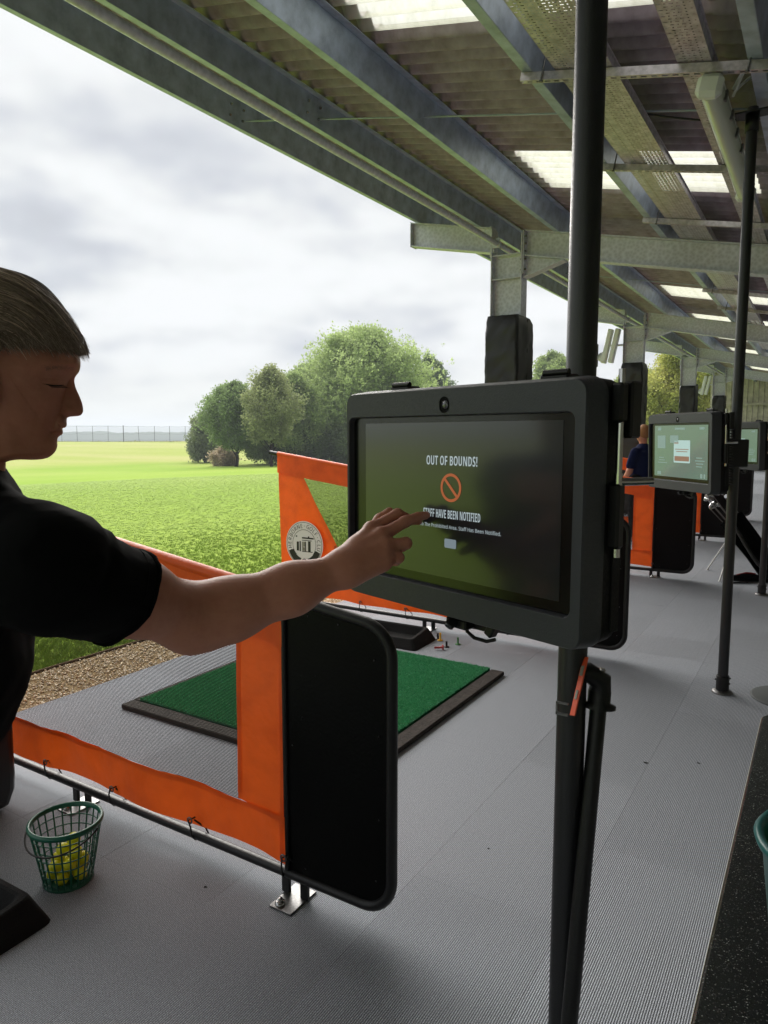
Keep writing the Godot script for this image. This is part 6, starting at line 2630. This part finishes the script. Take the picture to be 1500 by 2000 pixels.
	g2.cap(lw + HF * 0.02, lw + HF * 0.05 + Vector3(0, -0.05, 0), 0.018, 0.012, 0.012)
	g2.cap(lw + HF * 0.05 + Vector3(0, -0.05, 0), lw + HF * 0.056 + Vector3(0, -0.095, 0), 0.012, 0.0085, 0.006)
	g2.surface(body)
	for i in body.v.size():
		body.v[i] -= base
	obj("body", body, M.skin, t)

	# ---- shirt
	var wn := FastNoiseLite.new()
	wn.seed = 15
	wn.frequency = 5.5
	wn.fractal_octaves = 3
	var cut := sh.lerp(el, 0.49)
	var cd := (el - sh).normalized()
	var cdn := (cd + Vector3(0.0, -0.10, 0.0)).normalized()
	var q := Field.new(Vector3(-1.52, 0.80, -0.86), Vector3(-0.76, 1.46, -0.18), 0.0075)
	q.cap(nb + Vector3(0, 0.028, 0) - HF * 0.008, nb + Vector3(0, -0.05, 0) - HF * 0.01, 0.057, 0.085, 0.03)
	q.ell(nb + Vector3(0, -0.17, 0) - HF * 0.050 - HL * 0.02, Basis(HL, Vector3.UP, HL.cross(Vector3.UP)).orthonormalized(), Vector3(0.195, 0.22, 0.118), 0.05)
	q.cap(nb + Vector3(0, -0.22, 0) - HF * 0.075, pel + Vector3(0, 0.03, 0), 0.112, 0.143, 0.08)
	q.cap(nb + Vector3(0, -0.01, 0) + HL * 0.03, sh + Vector3(0, 0.004, 0), 0.050, 0.068, 0.05)
	q.cap(nb + Vector3(0, -0.01, 0) - HL * 0.03, lsh, 0.050, 0.066, 0.05)
	q.cap(sh + Vector3(0, -0.004, 0), el + Vector3(0, 0.002, 0), 0.0655, 0.0565, 0.045)
	q.cap(sh + Vector3(0, -0.022, 0), cut + Vector3(0.0, -0.012, 0.0), 0.060, 0.0600, 0.03)
	q.cap(lsh, lsh.lerp(le, 0.62), 0.066, 0.062, 0.04)
	var hem := pel.y - 0.05
	q.carve(func(p: Vector3, d: float) -> float:
		# folds run from the armpit and across the sleeve
		var along := (p - sh).dot(cd)
		var w := wn.get_noise_3d(p.x * 0.9, p.y * 1.0, p.z * 0.9)
		var w2 := wn.get_noise_3d(p.x * 2.4 + 9.0, p.y * 2.4, p.z * 2.4)
		var fold := (1.0 - absf(w) * 2.6) * 0.0045 + w2 * 0.0022
		var seam := exp(-pow((along - 0.035) / 0.008, 2.0)) * 0.0045
		seam += exp(-pow((along - 0.062) / 0.012, 2.0)) * 0.0035 * maxf(0.0, w2 + 0.4)
		d += -fold + seam * (1.0 if p.y > sh.y - 0.02 and (p - sh).length() < 0.14 else 0.0)
		d = maxf(d, (p - cut).dot(cdn))
		d = maxf(d, hem - p.y)
		return d, 0.6)
	var sm := MB.new()
	q.surface(sm)
	for i in sm.v.size():
		sm.v[i] -= base
	var shirt := obj("t_shirt", sm, M.black_cloth, t)
	# turned hem of the near sleeve, laid round the cloth just behind its end
	var hm := MB.new()
	var e1 := cdn.cross(Vector3.UP).normalized()
	var e2 := e1.cross(cdn)
	for row in 2:
		var oc := cut - cdn * (0.004 + 0.018 * row)
		var hr := []
		for k in 41:
			var a := TAU * k / 40.0
			var dir := e1 * cos(a) + e2 * sin(a)
			var far := 0.03
			while far < 0.11 and q.at(oc + dir * far) < 0.0:
				far += 0.001
			hr.append(oc + dir * (far - (0.0005 if row == 0 else 0.0022)) - base)
		hm.tube(hr, 0.0042 if row == 0 else 0.0024, 8, false)
	obj("sleeve_hem", hm, M.black_cloth, shirt).set_meta("kind", "stuff")
	# collar
	var cm := MB.new()
	var ring := []
	for k in 33:
		var a := TAU * k / 32.0
		ring.append(nb + Vector3(0, 0.030, 0) - HF * 0.010 + HL * cos(a) * 0.0590 + HF * sin(a) * 0.060 + Vector3(0, -0.016 * sin(a), 0) - base)
	cm.tube(ring, 0.008, 8, false)
	obj("collar", cm, M.black_cloth, t)
	# ---- trousers and shoes
	var tr := Field.new(Vector3(-1.52, 0.04, -0.82), Vector3(-0.90, 1.02, -0.16), 0.012)
	tr.cap(pel + Vector3(0, 0.09, 0), pel + Vector3(0, -0.02, 0), 0.118, 0.134, 0.04)
	for fo2 in feet:
		tr.cap(fo2[0] + Vector3(0, 0.02, 0), fo2[1], 0.098, 0.074, 0.03)
		tr.cap(fo2[1], fo2[2], 0.074, 0.060, 0.02)
	tr.carve(func(p: Vector3, d: float) -> float: return maxf(d - wn.get_noise_3d(p.x, p.y * 0.7, p.z) * 0.006, 0.075 - p.y), 0.5)
	var tm := MB.new()
	tr.surface(tm)
	for i in tm.v.size():
		tm.v[i] -= base
	obj("trousers", tm, M.black_cloth, t)
	for fo3 in feet:
		var s := Field.new(fo3[2] + Vector3(-0.24, -0.1, -0.26), fo3[2] + Vector3(0.24, 0.07, 0.26), 0.008)
		var an: Vector3 = fo3[2]
		s.cap(an - HF * 0.03 + Vector3(0, -0.035, 0), an + HF * 0.10 + Vector3(0, -0.048, 0), 0.042, 0.040, 0.02)
		s.cap(an + HF * 0.10 + Vector3(0, -0.048, 0), an + HF * 0.165 + Vector3(0, -0.055, 0), 0.040, 0.030, 0.02)
		s.cap(an + Vector3(0, 0.01, 0), an + Vector3(0, -0.03, 0), 0.042, 0.042, 0.02)
		s.carve(func(p: Vector3, d: float) -> float: return maxf(d, 0.002 - p.y), 0.5)
		var shm := MB.new()
		s.surface(shm)
		for i in shm.v.size():
			shm.v[i] -= base
		obj("shoe", shm, M.dark_cloth, t)
	# ---- hair, brow, lashes
	var st := MB.new()
	var hb := MB.new()
	hair_into(st, hb)
	for i in st.v.size():
		st.v[i] -= base
	for i in hb.v.size():
		hb.v[i] -= base
	var cap := obj("hair", hb, M.hair_base, t)
	var so := obj("strands", st, M.hair, cap)
	so.set_meta("kind", "stuff")
	var on := func(u: float, v: float, lift: float) -> Vector3:
		var deg := rad_to_deg(atan2(v, u))
		return HC + HF * u + HU * v + HL * (half_width(u, v, look(RC, deg), look(RM, deg), look(WID, deg), look(NOSE, deg)) + lift) - base
	var lm := MB.new()
	var lp := []
	for k in 12:
		var u := lerpf(0.0500, 0.0735, k / 11.0)
		lp.append(on.call(u, -0.0208 - 0.0016 * sin(PI * k / 11.0), 0.0002))
	lm.tube(lp, [0.0003, 0.0006, 0.0008, 0.0009, 0.0009, 0.0009, 0.0009, 0.0009, 0.0008, 0.0008, 0.0006, 0.0004], 5)
	for k in 16:
		var u := lerpf(0.053, 0.0745, k / 15.0)
		var p: Vector3 = on.call(u, -0.0215, 0.0004)
		lm.tube([p, p + HF * 0.004 + HU * -0.003 + HL * 0.002, p + HF * 0.008 + HU * -0.0035 + HL * 0.0025], [0.0003, 0.00025, 0.0001], 3, false)
	obj("eyelashes", lm, M.lash, t).set_meta("kind", "stuff")
	var em := MB.new()
	var r := RandomNumberGenerator.new()
	r.seed = 8
	for k in 260:
		var u := r.randf_range(0.050, 0.088)
		var v := -0.0005 + 0.003 * sin((u - 0.05) * 60.0) + r.randfn() * 0.0016
		var p: Vector3 = on.call(u, v, 0.0003)
		em.tube([p, p - HF * 0.005 + HU * 0.0012 + HL * 0.0006, p - HF * 0.008 + HU * 0.0006], [0.00022, 0.0002, 0.0001], 3, false)
	em.colored = true
	for i in em.c.size():
		em.c[i] = Color(0.20, 0.14, 0.10)
	obj("eyebrow", em, M.hair, t).set_meta("kind", "stuff")


func far_player() -> void:
	var at := Vector3(-2.12, 0, -10.15)
	var t := thing("person", "distant person with fair hair in a navy shirt behind the orange dividers", "person", at)
	var F := Vector3(-0.9, 0, -0.43)
	var L := F.cross(Vector3.UP)
	var f := Field.new(Vector3(-0.42, 0.0, -0.42), Vector3(0.42, 1.72, 0.42), 0.018)
	f.ell(Vector3(0, 1.47, 0) + F * 0.03, Basis.IDENTITY, Vector3(0.078, 0.115, 0.092), 0.02)
	f.cap(Vector3(0, 1.40, 0), Vector3(0, 1.27, 0), 0.05, 0.055, 0.03)
	f.cap(Vector3(0, 1.18, 0), Vector3(0, 0.86, 0), 0.12, 0.125, 0.05)
	for s in [-1.0, 1.0]:
		f.cap(L * 0.17 * s + Vector3(0, 1.22, 0), L * 0.21 * s + Vector3(0, 0.96, 0) + F * 0.05, 0.052, 0.042, 0.04)
		f.cap(L * 0.21 * s + Vector3(0, 0.96, 0) + F * 0.05, L * 0.06 * s + Vector3(0, 0.82, 0) + F * 0.26, 0.042, 0.03, 0.02)
		f.cap(L * 0.09 * s + Vector3(0, 0.84, 0), L * 0.12 * s + Vector3(0, 0.45, 0) + F * 0.03, 0.085, 0.055, 0.03)
		f.cap(L * 0.12 * s + Vector3(0, 0.45, 0) + F * 0.03, L * 0.14 * s + Vector3(0, 0.07, 0), 0.055, 0.04, 0.02)
		f.cap(L * 0.14 * s + Vector3(0, 0.045, 0) - F * 0.03, L * 0.15 * s + Vector3(0, 0.035, 0) + F * 0.16, 0.042, 0.032, 0.02)
	var mb := MB.new()
	f.surface(mb)
	obj("body", mb, M.skin, t)
	var q := Field.new(Vector3(-0.42, 0.75, -0.42), Vector3(0.42, 1.40, 0.42), 0.018)
	q.cap(Vector3(0, 1.30, 0), Vector3(0, 1.2, 0), 0.06, 0.13, 0.05)
	q.cap(Vector3(0, 1.18, 0), Vector3(0, 0.80, 0), 0.145, 0.15, 0.05)
	for s in [-1.0, 1.0]:
		q.cap(L * 0.16 * s + Vector3(0, 1.22, 0), L * 0.20 * s + Vector3(0, 1.04, 0) + F * 0.04, 0.068, 0.062, 0.05)
	mb = MB.new()
	q.surface(mb)
	obj("shirt", mb, M.navy_cloth, t)
	var tr := Field.new(Vector3(-0.42, 0.05, -0.42), Vector3(0.42, 0.95, 0.42), 0.02)
	tr.cap(Vector3(0, 0.88, 0), Vector3(0, 0.82, 0), 0.14, 0.14, 0.03)
	for s in [-1.0, 1.0]:
		tr.cap(L * 0.09 * s + Vector3(0, 0.84, 0), L * 0.12 * s + Vector3(0, 0.45, 0) + F * 0.03, 0.10, 0.072, 0.03)
		tr.cap(L * 0.12 * s + Vector3(0, 0.45, 0) + F * 0.03, L * 0.14 * s + Vector3(0, 0.10, 0), 0.072, 0.06, 0.02)
	mb = MB.new()
	tr.surface(mb)
	obj("trousers", mb, M.dark_cloth, t)
	var h := Field.new(Vector3(-0.2, 1.3, -0.2), Vector3(0.2, 1.72, 0.2), 0.012)
	h.ell(Vector3(0, 1.495, 0) - F * 0.005, Basis.IDENTITY, Vector3(0.088, 0.105, 0.095), 0.02)
	h.carve(func(p: Vector3, d: float) -> float: return maxf(d + rng.randf() * 0.002, p.dot(F) - 0.055 + maxf(0.0, 1.47 - p.y) * 1.2), 0.5)
	mb = MB.new()
	h.surface(mb)
	obj("hair", mb, M.blond_hair, t)
